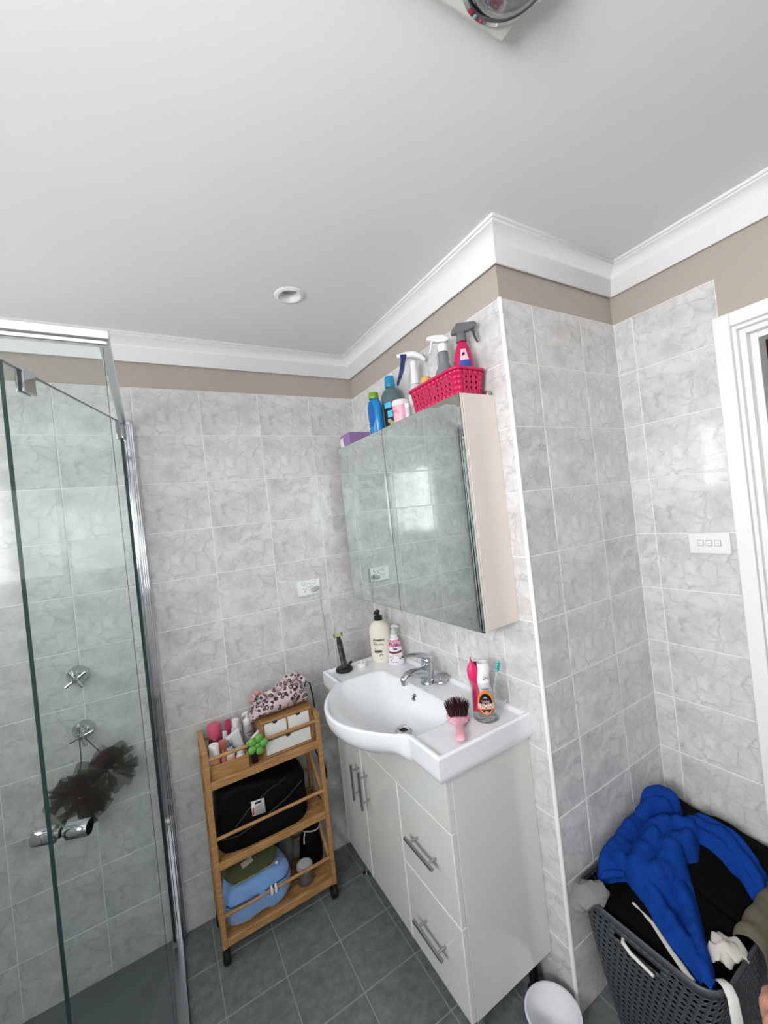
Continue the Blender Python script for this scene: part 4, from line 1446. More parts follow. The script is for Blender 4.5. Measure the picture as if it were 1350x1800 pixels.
def bag_fn(i, j):
    a = 2 * PI * i
    ca, sa = math.cos(a), math.sin(a)
    k = (abs(ca) ** 4 + abs(sa) ** 4) ** -0.25
    zt = j
    prof_ = 1 - 0.10 * smooth((zt - 0.7) / 0.3) - 0.06 * (1 - smooth(zt / 0.1))
    cap_ = math.sqrt(max(0, 1 - max(0, (zt - 0.88) / 0.12) ** 2)) if zt > 0.88 else 1
    x, y = 0.178 * ca * k * prof_ * cap_, 0.082 * sa * k * prof_ * cap_
    nz = noise.noise(Vector((x * 14, y * 14, zt * 3.5))) * 0.010
    top = 0.218 + 0.035 * smooth((-x + 0.08) / 0.16)
    return (x + nz, y + nz, max(0.0, zt * top + nz * smooth(zt * 3)))


mb.grid(bag_fn, 56, 26, cu=True)
mb.build('bag_body', BLK, bb, angle=80)
mb = MB()
mb.tube([(-0.17, -0.086, 0.075), (-0.11, -0.092, 0.068), (-0.02, -0.092, 0.090), (0.08, -0.092, 0.125), (0.15, -0.086, 0.165)], 0.0022, 8)
mb.tube([(-0.12, -0.088, 0.10), (-0.06, -0.09, 0.15), (0.02, -0.086, 0.185), (0.09, -0.076, 0.195)], 0.0018, 8)
mb.build('piping', M('black_gloss_cord', (34, 34, 36), 0.3), bb, angle=80)
mb = MB()
mb.add([(-0.056, -0.094, 0.172), (-0.006, -0.0955, 0.168), (-0.006, -0.0975, 0.112), (-0.055, -0.0965, 0.118)], [(0, 1, 2, 3)])
tg = mb.build('tag', M('white_tag', (214, 214, 214), 0.5), bb, solid=0.0012)
mb = MB()
mb.add([(-0.053, -0.0973, 0.150), (-0.047, -0.0974, 0.149), (-0.047, -0.0978, 0.121), (-0.053, -0.0978, 0.122)], [(0, 1, 2, 3)], 0)
mb.add([(-0.042, -0.0972, 0.166), (-0.018, -0.0974, 0.165), (-0.018, -0.0976, 0.157), (-0.042, -0.0974, 0.158)], [(0, 1, 2, 3)], 1)
for q in range(6):
    z = 0.152 - q * 0.0055
    mb.add([(-0.043, -0.0976, z), (-0.016, -0.0978, z - 0.0005), (-0.016, -0.0979, z - 0.0035), (-0.043, -0.0977, z - 0.003)], [(0, 1, 2, 3)], 2)
mb.build('tag_print', [M('tag_red', (196, 60, 70), 0.5), M('tag_black', (40, 40, 42), 0.5), M('tag_grey', (150, 150, 150), 0.5)], tg)
hb = thing('appliance_cord', 'black appliance cord end sticking out behind the middle tier', 'cord', (-0.452, -0.16, 0.30))
mb = MB()
mb.tube([(-0.01, 0.02, 0.10), (0.012, 0.0, 0.072), (0.022, -0.01, 0.052), (0.028, -0.015, 0.045)], [0.003, 0.004, 0.008, 0.006], 10)
mb.build('plug_end', PLAST_B, hb)

# --- bottom tier
S3 = 0.087
BLUE = M('blue_fleece', (118, 160, 216), 0.9, bump=(320, 0.9), mottle=(90, 0.10), sheen=0.5)
bl = thing('blue_toiletry_bag', 'light blue fleece toiletry bag with white zip pulls on the bottom tier', 'bag', (-0.745, -0.145, S3))


def soft_box(hx, hy, hz, n=48, m=22, p=5.0, amp=0.004, fr=16, seed=0.0):
    def fn(i, j):
        a = 2 * PI * i
        ca, sa = math.cos(a), math.sin(a)
        k = (abs(ca) ** p + abs(sa) ** p) ** (-1 / p)
        b_ = PI * j
        cb, sb = -math.cos(b_), math.sin(b_)
        kk = (abs(cb) ** p + abs(sb) ** p) ** (-1 / p)
        x, y, z = hx * ca * k * sb * kk, hy * sa * k * sb * kk, hz * (cb * kk)
        nz = noise.noise(Vector((x * fr + seed, y * fr, z * fr))) * amp
        return Vector((x + nz, y + nz, z + nz * 0.5))
    return fn


sb_ = soft_box(0.128, 0.082, 0.076, p=3.6, amp=0.010, fr=22)
MB().grid(lambda i, j: sb_(i, j) + Vector((0, 0, 0.077 + 0.006 * math.sin(9 * i))), 60, 30, cu=True).build('bag_body', BLUE, bl, angle=80)
mb = MB()
mb.tube([(-0.122, -0.058, 0.098), (-0.108, -0.077, 0.097), (-0.05, -0.0835, 0.098), (0.03, -0.0835, 0.101), (0.10, -0.079, 0.106), (0.120, -0.060, 0.108), (0.1265, -0.02, 0.110)], 0.0026, 8)
mb.build('zip_seam', M('navy_zip', (44, 66, 110), 0.7), bl, angle=80)
for dx in (0.040, 0.056):
    mb = MB()
    mb.tube([(dx, -0.086, 0.106), (dx + 0.001, -0.092, 0.094), (dx, -0.092, 0.078)], [0.0042, 0.0050, 0.0046], 10, flat=(0.7, 1))
    mb.ball((dx + 0.001, -0.089, 0.107), 0.0045, 0.003, 0.0045, 10)
    mb.build('zip_pull', PLAST_W, bl)
OLIVE = M('olive_corduroy', (70, 74, 42), 0.9, bump=(220, 0.5), mottle=(60, 0.15))
ov = thing('olive_pouch', 'olive green zip pouch with sewn label lying on the blue bag', 'pouch', (-0.762, -0.140, S3 + 0.150))
sb2 = soft_box(0.104, 0.076, 0.016, p=3.2, amp=0.003, seed=4)
tl_m = Matrix.Rotation(math.radians(30), 4, 'X') @ Matrix.Rotation(math.radians(-5), 4, 'Y')


def pouch(i, j):
    p = sb2(i, j)
    return tl_m @ p + Vector((0, 0.004, 0.046))


MB().grid(pouch, 52, 18, cu=True).build('pouch_body', OLIVE, ov, angle=80)
mb = MB()
pp = [tl_m @ Vector((x, -0.0755, 0.002)) + Vector((0, 0.004, 0.046)) for x in np.linspace(-0.085, 0.085, 14)]
mb.tube(pp, 0.0024, 8)
mb.build('zip', M('brass_zip', (170, 158, 120), 0.35, 0.6), ov)
MB().ball(tuple(Vector(pp[-1]) + Vector((0.006, -0.004, 0.0))), 0.006, 0.005, 0.0055, 12).build('zip_pull', PLAST_W, ov)
mb = MB()
pc = tl_m @ Vector((-0.012, -0.030, 0.0166)) + Vector((0, 0.004, 0.046))
mb.obox(pc, tl_m.to_3x3() @ Vector((0.021, 0.004, 0)), tl_m.to_3x3() @ Vector((-0.002, 0.0095, 0)), (0, 0, 0.0008))
mb.build('label', M('woven_label', (176, 170, 158), 0.7), ov)

jr = thing('glass_jar', 'small glass jar with white-topped lid on the bottom tier', 'jar', (-0.5535, -0.172, S3))
MB().lathe([(0.0001, 0), (0.030, 0), (0.034, 0.005), (0.034, 0.048), (0.028, 0.058)], n=30).build('jar_body', M('smoky_jar', (92, 86, 82), 0.12, coat=0.5), jr)
MB().lathe([(0.0315, 0.056), (0.0335, 0.058), (0.0335, 0.070), (0.031, 0.073), (0.0001, 0.073)], n=30).build('lid', M('pale_lid', (190, 182, 178), 0.35), jr)
MB().lathe([(0.0001, 0.0731), (0.0255, 0.0731), (0.0255, 0.0737), (0.0001, 0.0737)], n=30).build('lid_disc', M('lid_white', (214, 212, 212), 0.4), jr)

bt = thing('drawstring_bag', 'black drawstring bag with white cord standing at the right of the bottom tier', 'bag', (-0.500, -0.092, S3))
MB().grid(lambda i, j: Vector(((0.052 - 0.016 * smooth((j - 0.45) / 0.25)) * math.cos(2 * PI * i) * (1 if j < 0.99 else 0.01) + 0.02 * j,
                               (0.040 - 0.010 * smooth((j - 0.45) / 0.25)) * math.sin(2 * PI * i) * (1 if j < 0.99 else 0.01), 0.225 * j))
          + Vector((1, 1, 0)) * noise.noise(Vector((i * 6.28, j * 5, 1))) * 0.003, 30, 26, cu=True).build('bag_body', BLK, bt, angle=80)
mb = MB()
mb.tube([(0.012 + 0.039 * math.cos(a), 0.033 * math.sin(a), 0.150 + 0.004 * math.sin(a * 2)) for a in [2 * PI * k / 24 for k in range(24)]], 0.0028, 8, closed=True)
mb.tube([(-0.022, -0.020, 0.150), (-0.030, -0.030, 0.138), (-0.033, -0.034, 0.115)], 0.003, 8)
mb.build('drawcord', M('white_cord', (206, 204, 200), 0.7), bt)
tw_ = thing('grey_cloth', 'folded dark grey cloth stuffed behind the blue toiletry bag', 'cloth', (-0.600, -0.070, S3))
sb3 = soft_box(0.030, 0.030, 0.115, p=3, amp=0.010, fr=30, seed=9)
MB().grid(lambda i, j: sb3(i, j) + Vector((0, 0, 0.118)), 30, 20, cu=True).build('cloth_fold', M('dark_grey_cloth', (88, 88, 88), 0.9, bump=(200, 0.5)), tw_, angle=80)

# ================================================================== ON THE BASIN


def wrap(rx, ry, eps=0.0004):
    """maps flat (x, z) print on to the front of an elliptical bottle"""
    def f(x, z, zoff=0.0):
        a = x / rx
        a = max(-1.5, min(1.5, a))
        return ((rx + eps) * math.sin(a), -(ry + eps) * math.cos(a), z)
    return f


def patch(mb, fn, x0, x1, z0, z1, n=10, mi=0):
    return mb.grid(lambda i, j: fn(lerp(x0, x1, i), lerp(z0, z1, j)), n, 2, mi)


# lotion bottle
lx, ly = -0.090, -0.195
lo = thing('lotion_bottle', 'tall cream lotion bottle with black pump and dark lettering beside the floral bottle', 'bottle', (lx, ly, ZD), face_cam(lx, ly, -0.12))
RX, RY = 0.0500, 0.031
lp_ = [(0.0001, 0.0), (0.90, 0.0), (0.985, 0.006), (1.0, 0.02), (1.0, 0.135), (0.97, 0.150), (0.86, 0.168), (0.66, 0.182), (0.44, 0.190), (0.40, 0.193)]
mb = MB()
vs_, n_ = [], 40
for r_, z_ in lp_:
    q_ = smooth((z_ - 0.15) / 0.04)
    for k in range(n_):
        a = 2 * PI * k / n_
        vs_.append((RX * r_ * math.cos(a), lerp(RY, RX, q_) * r_ * math.sin(a) if z_ > 0.15 else RY * r_ * math.sin(a), z_))
mb.add(vs_, [(i * n_ + k, i * n_ + (k + 1) % n_, (i + 1) * n_ + (k + 1) % n_, (i + 1) * n_ + k) for i in range(len(lp_) - 1) for k in range(n_)])
mb.build('bottle_body', M('cream_plastic', (232, 226, 212), 0.28, sss=0.0), lo, angle=60)
MB().lathe([(0.0195, 0.192), (0.0205, 0.194), (0.0200, 0.213), (0.0001, 0.214)], n=30).build('pump_collar', PLAST_B, lo)
mb = MB()
mb.cyl((0, 0, 0.213), (0, 0, 0.226), 0.0085, n=18)
mb.tube([(0.010, 0, 0.229), (0.0, 0, 0.234), (-0.010, 0, 0.231), (-0.017, -0.002, 0.221)], [0.0075, 0.009, 0.0075, 0.0045], 14)
mb.build('pump_head', PLAST_B, lo)
wf = wrap(RX, RY)
INK = M('brown_black_ink', (44, 40, 34), 0.5)
mb = MB()
mb.text('Aveeno', 0.0185, lambda x, y: wf(x - 0.034, 0.101 + y), align='LEFT', bold=0.0006)
mb.text('Daily', 0.0100, lambda x, y: wf(x - 0.034, 0.0905 + y), align='LEFT', bold=0.0002)
mb.text('Moisturising', 0.0100, lambda x, y: wf(x - 0.034, 0.0825 + y), align='LEFT', bold=0.0002)
mb.text('Lotion', 0.0065, lambda x, y: wf(x - 0.034, 0.0755 + y), align='LEFT')
patch(mb, wf, -0.032, -0.020, 0.0655, 0.0672); patch(mb, wf, -0.032, 0.010, 0.0605, 0.0615)
patch(mb, wf, -0.030, -0.010, 0.0445, 0.0452)
mb.build('lettering', INK, lo)
mb = MB(); patch(mb, wf, -0.032, 0.006, 0.047, 0.0575, 14)
mb.build('label_band', M('olive_ink', (74, 78, 56), 0.5), lo)
mb = MB()
for k in range(7):
    a = 0.5 + k * 0.42
    cx_, cz_ = 0.001 + 0.008 * math.cos(a), 0.030 + 0.010 * math.sin(a)
    mb.grid(lambda i, j: wf(cx_ + 0.0024 * j * math.cos(2 * PI * i), cz_ + 0.0034 * j * math.sin(2 * PI * i)), 10, 2, cu=True)
mb.tube([wf(-0.006, 0.020), wf(0.0, 0.017), wf(0.008, 0.020), wf(0.010, 0.027)], 0.0005, 6)
mb.build('oat_drawing', M('oat_ink', (150, 136, 104), 0.5), lo)

# floral pump bottle
fx_, fy_ = -0.066, -0.284
fb = thing('floral_hand_wash', 'white hand wash bottle with purple floral label and clear pump', 'bottle', (fx_, fy_, ZD), face_cam(fx_, fy_, -0.10))
mb = MB()
pr = [(0.0001, 0), (0.033, 0.0), (0.0365, 0.004), (0.0360, 0.020), (0.0290, 0.080), (0.0255, 0.105), (0.0190, 0.120), (0.0160, 0.124)]
mb.lathe(pr, n=36, sx=1, sy=0.66)
mb.build('bottle_body', M('white_bottle', (236, 234, 238), 0.22), fb, angle=60)
MB().lathe([(0.0155, 0.122), (0.0165, 0.124), (0.0160, 0.136), (0.0150, 0.138), (0.0001, 0.138)], n=28).build('collar', M('white_bottle'), fb)
mb = MB()
mb.lathe([(0.0120, 0.138), (0.0115, 0.156), (0.0070, 0.160), (0.0070, 0.168)], n=24)
mb.tube([(-0.008, 0, 0.172), (0.004, 0, 0.175), (0.016, -0.003, 0.174), (0.026, -0.006, 0.169)], [0.0065, 0.0080, 0.0060, 0.0042], 14)
mb.build('pump', M('clear_grey_pump', (206, 206, 200), 0.25), fb)


def taper(x, z):
    r_ = float(np.interp(z, [p[1] for p in pr[2:]], [p[0] for p in pr[2:]])) + 0.0004
    a = max(-1.45, min(1.45, x / r_))
    return (r_ * math.sin(a), -0.66 * r_ * math.cos(a), z)


mb = MB()
mb.grid(lambda i, j: taper(lerp(-0.040, 0.040, i) * lerp(1.0, 0.95, j), lerp(0.083, 0.114, j)), 16, 6)
mb.build('floral_print', MATS['floral'], fb)
mb = MB()
mb.grid(lambda i, j: taper(lerp(-0.036, 0.036, i), lerp(0.057, 0.066, j) - 0.003 * math.sin(PI * i)), 16, 3)
mb.build('label_band', M('plum_band', (112, 22, 58), 0.4), fb)
mb = MB()
mb.grid(lambda i, j: taper(0.002 + 0.0115 * j * math.cos(2 * PI * i), 0.0735 + 0.0042 * j * math.sin(2 * PI * i)), 20, 2, cu=True)
mb.grid(lambda i, j: taper(lerp(-0.014, 0.016, i), 0.0500 + 0.0008 * j), 8, 2)
mb.grid(lambda i, j: taper(lerp(-0.011, 0.013, i), 0.0465 + 0.0006 * j), 8, 2)
mb.grid(lambda i, j: taper(lerp(-0.014, -0.010, i), 0.0145 + 0.0030 * j), 4, 2)
mb.grid(lambda i, j: taper(lerp(-0.006, 0.010, i), 0.0145 + 0.0018 * j), 6, 2)
mb.build('label_mark', M('dark_plum_ink', (52, 44, 56), 0.4), fb)
mb = MB()
rnd = random.Random(2)
for k in range(16):
    cx_, cz_ = rnd.uniform(-0.030, -0.012), rnd.uniform(0.018, 0.040)
    rr_ = rnd.uniform(0.0012, 0.0030)
    mb.grid(lambda i, j: taper(cx_ + rr_ * j * math.cos(2 * PI * i), cz_ + rr_ * j * math.sin(2 * PI * i)), 8, 2, cu=True, mi=k % 2)
mb.build('blossom_print', [M('orchid_ink', (150, 70, 120), 0.4), M('lilac_ink', (206, 150, 190), 0.4)], fb)
mb = MB()
for k in range(12):
    cx_, cz_ = rnd.uniform(0.008, 0.026), rnd.uniform(0.022, 0.050)
    rr_ = rnd.uniform(0.0014, 0.0034)
    mb.grid(lambda i, j: taper(cx_ + rr_ * j * math.cos(2 * PI * i), cz_ + rr_ * j * math.sin(2 * PI * i)), 8, 2, cu=True, mi=0 if cz_ > 0.034 else 1)
mb.build('vanilla_print', [M('vanilla_ink', (214, 206, 170), 0.4), M('pod_ink', (58, 50, 44), 0.4)], fb)

# electric trimmer on its stand
sx_, sy_ = -0.2806, -0.1755
sh = thing('beard_trimmer', 'slim black and grey beard trimmer upright in a round black stand', 'trimmer', (sx_, sy_, ZD), face_cam(sx_, sy_, -0.05))
MB().lathe([(0.0001, 0), (0.036, 0), (0.039, 0.003), (0.039, 0.010), (0.034, 0.016), (0.020, 0.019), (0.0001, 0.020)], n=36).build('stand', PLAST_B, sh)
mb = MB()
mb.obox((0.026, 0.010, 0.026), (0.012, 0.004, 0.008), (-0.002, 0.004, 0), (-0.003, 0, 0.003))
mb.build('stand_clip', PLAST_B, sh, bevel=0.001)
ln = Vector((-0.105, 0.0, 1)).normalized()
side = Vector((1, 0, 0.105)).normalized()


def tr_pt(a, b, h):
    return Vector((0.004, -0.004, 0.010)) + side * a + Vector((0, 1, 0)) * b + ln * h


mb = MB()
mb.grid(lambda i, j: tr_pt(math.copysign(abs(math.cos(2 * PI * i)) ** 0.6, math.cos(2 * PI * i)) * lerp(0.0135, 0.0125, j), math.copysign(abs(math.sin(2 * PI * i)) ** 0.6, math.sin(2 * PI * i)) * lerp(0.012, 0.010, j), lerp(0, 0.118, j)), 28, 8, cu=True)
mb.build('grip', M('grey_black_grip', (52, 52, 54), 0.35), sh, angle=60)
mb = MB()
mb.grid(lambda i, j: tr_pt(math.cos(2 * PI * i) * lerp(0.0128, 0.0085, smooth(j)), math.sin(2 * PI * i) * lerp(0.0105, 0.006, j), lerp(0.116, 0.150, j)), 24, 8, cu=True)
mb.build('neck', PLAST_B, sh, angle=60)
MB().obox(tr_pt(0.004, -0.012, 0.078), side * 0.0042, (0, 0.0015, 0), ln * 0.016).build('switch', PLAST_B, sh, bevel=0.001)
MB().obox(tr_pt(-0.004, -0.0118, 0.060), side * 0.0012, (0, 0.0010, 0), ln * 0.054).build('grip_stripe', M('grip_light', (120, 120, 122), 0.3), sh)
hd_ = Vector((1, 0, 0.13)).normalized()
MB().obox(tr_pt(0.001, -0.004, 0.158), hd_ * 0.0165, (0, 0.0045, 0), Vector((-0.13, 0.0, 1)).normalized() * 0.0072).build('blade_head', M('lime_blade', (170, 176, 110), 0.35), sh)
for sg in (-1, 1):
    MB().obox(tr_pt(0.001, -0.004, 0.158) + hd_ * 0.0175 * sg, hd_ * 0.0022, (0, 0.006, 0), Vector((-0.13, 0.0, 1)).normalized() * 0.0082).build('blade_guard', PLAST_B, sh)

tc_ = thing('tealight', 'small white electric tealight between the trimmer and the lotion', 'candle', (-0.196, -0.186, ZD))
MB().lathe([(0.0001, 0), (0.0215, 0), (0.0228, 0.002), (0.0222, 0.0165), (0.0205, 0.018), (0.0185, 0.0150), (0.0001, 0.0150)], n=32).build('cup', PLAST_W, tc_)
MB().lathe([(0.0042, 0.014), (0.0042, 0.020), (0.0030, 0.026), (0.0001, 0.031)], n=14).build('flame_tip', M('white_flame', (244, 242, 238), 0.3), tc_)

# glass mug with toothbrush and tubes
mx_, my_ = -0.1040, -0.8975
mg = thing('glass_mug', 'clear glass beer mug with orange and black oval badge on the basin corner', 'mug', (mx_, my_, ZD))
RC = Vector((CAM_R.x, CAM_R.y, 0)).normalized()          # direction the handle points
MB().lathe([(0.0001, 0.0), (0.038, 0.0), (0.0425, 0.003), (0.0425, 0.010), (0.0405, 0.016), (0.0405, 0.022), (0.0415, 0.026), (0.0425, 0.120), (0.0432, 0.128), (0.0415, 0.1285), (0.0395, 0.120),
            (0.0385, 0.030), (0.034, 0.0225), (0.0001, 0.021)], n=48).build('glass_body', CLEAR, mg, angle=60)
mb = MB()
hpts = [(0.040, 0.108), (0.055, 0.112), (0.068, 0.104), (0.0745, 0.085), (0.0735, 0.062), (0.066, 0.044), (0.052, 0.036), (0.040, 0.036)]
mb.tube([RC * a + Vector((0, 0, z)) for a, z in hpts], [0.006, 0.0058, 0.0055, 0.0055, 0.0055, 0.0058, 0.0068, 0.007], 14)
mb.build('handle', CLEAR, mg, angle=60)
va = math.atan2(CAM_POS.y - my_, CAM_POS.x - mx_)
MRr = 0.0428


def mugw(x, z, e=0.0):
    a = va + (x + 0.0015) / MRr
    return ((MRr + e) * math.cos(a), (MRr + e) * math.sin(a), z)


def disc(mb, rx, rz, cz, e, mi=0, half=None, n=40, r0=0.0):
    def fn(i, j):
        a = 2 * PI * i
        r_ = lerp(r0, 1, j)
        return mugw(rx * r_ * math.cos(a), cz + rz * r_ * math.sin(a), e)
    return mb.grid(fn, n, 5, mi, cu=True)


mb = MB(); disc(mb, 0.0255, 0.0385, 0.068, 0.0004); mb.build('badge_ring', M('badge_orange', (222, 128, 62), 0.35), mg)
mb = MB(); disc(mb, 0.0200, 0.0310, 0.066, 0.0008); mb.build('badge_field', M('badge_black', (20, 15, 16), 0.35), mg)
mb = MB()
mb.grid(lambda i, j: mugw(lerp(-0.0265, 0.0265, i), lerp(0.0470, 0.0510, j), 0.0012), 16, 2)
mb.build('badge_band', M('badge_salmon', (224, 150, 104), 0.35), mg)
mb = MB()
mb.text('PREMIERS', 0.0148, lambda x, y: mugw(x * 0.82, 0.0520 + y * 1.25, 0.0020), bold=0.0005)
mb.build('lettering', M('badge_cream', (236, 214, 200), 0.4), mg)
mb = MB()
mb.text('2006', 0.0118, lambda x, y: mugw(x, 0.0672 + y, 0.0016), bold=0.0004)
mb.grid(lambda i, j: mugw(lerp(-0.007, 0.007, i), 0.081 + 0.006 * (1 - abs(2 * i - 1)) * j + 0.001, 0.0014), 9, 3)
mb.grid(lambda i, j: mugw(lerp(-0.0055, 0.0055, i), lerp(0.034, 0.042, j) , 0.0014), 6, 3)
mb.build('badge_mark', M('badge_mauve', (176, 152, 160), 0.4), mg)

tq = thing('toothpaste_tube', 'white crumpled toothpaste tube standing in the glass mug', 'tube', (mx_ - 0.002, my_ - 0.004, ZD + 0.023))
ln2 = (Vector((0.02, 0.0, 1.0)) + RC * -0.03).normalized()
vr = Vector((RC.y, -RC.x, 0))


def tubep(i, j):
    a = 2 * PI * i
    wdt = lerp(0.0215, 0.0190, smooth(j * 1.1))
    thk = lerp(0.0180, 0.0170, smooth(j)) - 0.006 * math.exp(-((j - 0.62) / 0.1) ** 2)
    sh_ = 0.003 * math.sin(j * 9)
    return RC * (wdt * math.cos(a) + sh_ + 0.004) + vr * (thk * math.sin(a)) + ln2 * (0.030 + 0.128 * j)


mb = MB(); mb.grid(tubep, 36, 20, cu=True)
mb.build('tube_body', M('white_tube', (238, 238, 240), 0.25), tq, angle=60)
mb = MB()
mb.grid(lambda i, j: tubep(i, 1.0) * 1.0 - (tubep(i, 1.0) - (RC * 0.003 + ln2 * 0.150)) * (0.16 + 0.84 * j) * 1.0 - ln2 * 0.006 * j, 36, 4, cu=True)
mb.build('end_dish', M('tube_end_grey', (216, 216, 218), 0.4), tq, angle=60)
mb = MB()
mb.grid(lambda i, j: RC * (0.0235 * math.cos(2 * PI * i)) + vr * (0.020 * math.sin(2 * PI * i)) + Vector((0, 0, 0.030 * j)), 30, 3, cu=True)
mb.add([RC * (0.0235 * math.cos(2 * PI * k / 30)) + vr * (0.020 * math.sin(2 * PI * k / 30)) for k in range(30)], [tuple(range(30))])
mb.build('cap', M('red_cap', (204, 34, 40), 0.3), tq, angle=60)
mb = MB()
fv = -vr if (-vr).dot(CAM_POS - Vector((mx_, my_, 1))) > 0 else vr
mb.grid(lambda i, j: RC * lerp(-0.012, 0.012, i) + fv * 0.0192 + ln2 * (0.078 + 0.003 * j), 6, 2)
for k, (dx, dz) in enumerate(((-0.006, 0.0), (0.0, 0.004), (0.006, 0.002))):
    mb.grid(lambda i, j: RC * (0.006 + dx + 0.0035 * j * math.cos(2 * PI * i)) + fv * (0.0185 - 0.003) + ln2 * (0.108 + dz + 0.003 * j * math.sin(2 * PI * i)), 10, 2, cu=True)
mb.build('tube_print', M('tube_grey_print', (150, 152, 158), 0.4), tq)

pk = thing('pink_plastic_sleeve', 'bright pink pointed plastic sleeve standing at the left in the glass mug', 'sleeve', (mx_ - 0.016, my_ + 0.012, ZD + 0.023))
mb = MB()
for q, (off_, top_, wd_) in enumerate(((-0.012, 0.176, 0.0150), (-0.004, 0.158, 0.0120), (-0.008, 0.168, 0.013))):
    def pf(i, j, off_=off_, top_=top_, wd_=wd_, q=q):
        a = 2 * PI * i
        w = wd_ * (0.55 + 0.62 * math.exp(-((j - 0.72) / 0.20) ** 2)) * (1 - smooth((j - 0.78) / 0.22)) + 0.0008
        return RC * (off_ + w * math.cos(a) + 0.004 * math.sin(j * 3 + q)) + vr * ((w * 0.45 + 0.0005) * math.sin(a) + q * 0.003 - 0.003) + Vector((0, 0, top_ * j))
    mb.grid(pf, 20, 22, cu=True)
mb.build('sleeve_body', M('hot_pink_plastic', (222, 40, 104), 0.35), pk, angle=70)

bk = thing('black_comb', 'black comb end showing between pink sleeve and toothpaste tube', 'comb', (mx_ + 0.008, my_ + 0.022, ZD + 0.023))
MB().obox(RC * -0.012 + Vector((0, 0, 0.076)), RC * 0.006, vr * 0.0025, Vector((0, 0, 0.076))).build('comb_body', PLAST_B, bk, bevel=0.002)

tb = thing('toothbrush', 'turquoise toothbrush leaning to the right in the glass mug', 'toothbrush', (mx_ + 0.012, my_ - 0.010, ZD + 0.023))
base_ = Vector((0, 0, 0.004))
tipv = RC * 0.028 + Vector((0.004, 0.0, 0.120))
mb = MB()
hp_ = [base_, base_.lerp(tipv, 0.35) + RC * 0.002, base_.lerp(tipv, 0.75) + RC * 0.0015, tipv]
mb.tube(hp_, [0.0050, 0.0052, 0.0034, 0.0030], 12)
mb.build('handle', M('pale_grey_handle', (200, 206, 208), 0.3), tb)
hdir = (RC * 0.30 + Vector((0, 0, 1))).normalized()
mb = MB()
mb.tube([tipv, tipv + hdir * 0.010, tipv + hdir * 0.026, tipv + hdir * 0.036], [0.003, 0.0068, 0.0072, 0.0045], 14, flat=(1, 0.6))
mb.build('head', M('turquoise_plastic', (70, 196, 190), 0.35), tb)
mb = MB()
hs = hdir.cross(fv).normalized()
for r_ in range(6):
    for c_ in range(3):
        p = tipv + hdir * (0.009 + r_ * 0.0042) + hs * ((c_ - 1) * 0.0036) + fv * 0.003
        mb.cyl(p, p + fv * 0.0085, 0.0014, n=8, mi=(r_ + c_) % 2)
mb.build('bristles', [M('bristle_mint', (120, 216, 206), 0.6), M('bristle_deep', (36, 160, 156), 0.6)], tb)

# hair brush lying on the basin shelf
h0_, h1_ = Vector((-0.150, -0.806, ZD)), Vector((-0.2700, -0.966, ZD))
hbv = (h1_ - h0_)
hbrz = math.atan2(hbv.y, hbv.x)
hb_ = thing('hair_brush', 'round pink-handled hair brush with dark bristles lying on the basin shelf', 'hair brush', ((h0_ + hbv * 0.30).x, (h0_ + hbv * 0.30).y, ZD), hbrz)
PINK = M('blush_pink_plastic', (232, 172, 186), 0.3)
L_ = hbv.length
# local +X runs from the head to the handle end
mb = MB()
mb.grid(lambda i, j: (-0.014 + 0.049 * math.cos(2 * PI * i) * math.sin(PI * j), 0.0385 * math.sin(2 * PI * i) * math.sin(PI * j), 0.0125 - 0.0105 * math.cos(PI * j)), 40, 12, cu=True)
mb.build('head', PINK, hb_, angle=60)
MB().grid(lambda i, j: (-0.014 + 0.043 * j * math.cos(2 * PI * i), 0.033 * j * math.sin(2 * PI * i), 0.0285 - 0.0075 * j * j), 36, 8, cu=True).build('cushion', M('dark_cushion', (50, 26, 32), 0.6), hb_, angle=60)
mb = MB()
hx_ = [0.022, 0.035, 0.050, 0.070, 0.095, 0.118, 0.134, 0.137]
mb.tube([(x, 0, 0.0125 + 0.004 * math.sin((x - 0.02) * 22)) for x in hx_], [0.030, 0.022, 0.0135, 0.0118, 0.0130, 0.0145, 0.0120, 0.004], 22, flat=(0.50, 1.0))
mb.build('handle', PINK, hb_, angle=60)
MB().obox((0.082, 0, 0.0205), (0.006, 0, 0), (0, 0.0012, 0), (0, 0, 0.0006)).build('handle_mark', M('rose_mark', (176, 96, 120), 0.4), hb_)
mb = MB()
rnd = random.Random(5)
for r_ in range(9):
    for k in range(max(1, r_ * 6)):
        a = 2 * PI * k / max(1, r_ * 6) + r_ * 0.3
        q = r_ / 8
        px, py = -0.014 + 0.041 * q * math.cos(a), 0.0315 * q * math.sin(a)
        z = 0.0285 - 0.0075 * q * q
        d = Vector((0.30 * q * math.cos(a) + rnd.uniform(-.06, .06), 0.32 * q * math.sin(a) + rnd.uniform(-.06, .06), 1)).normalized()
        p = Vector((px, py, z))
        mb.tube([p, p + d * 0.031], [0.0009, 0.0007], 5, mi=0 if (k + r_) % 3 else 1)
bo = mb.build('bristles', [M('bristle_dark', (26, 16, 18), 0.5), M('bristle_wine', (92, 40, 52), 0.5)], hb_)
bo['kind'] = 'stuff'

# ================================================================== ON THE MIRROR CABINET
CT = CZ1


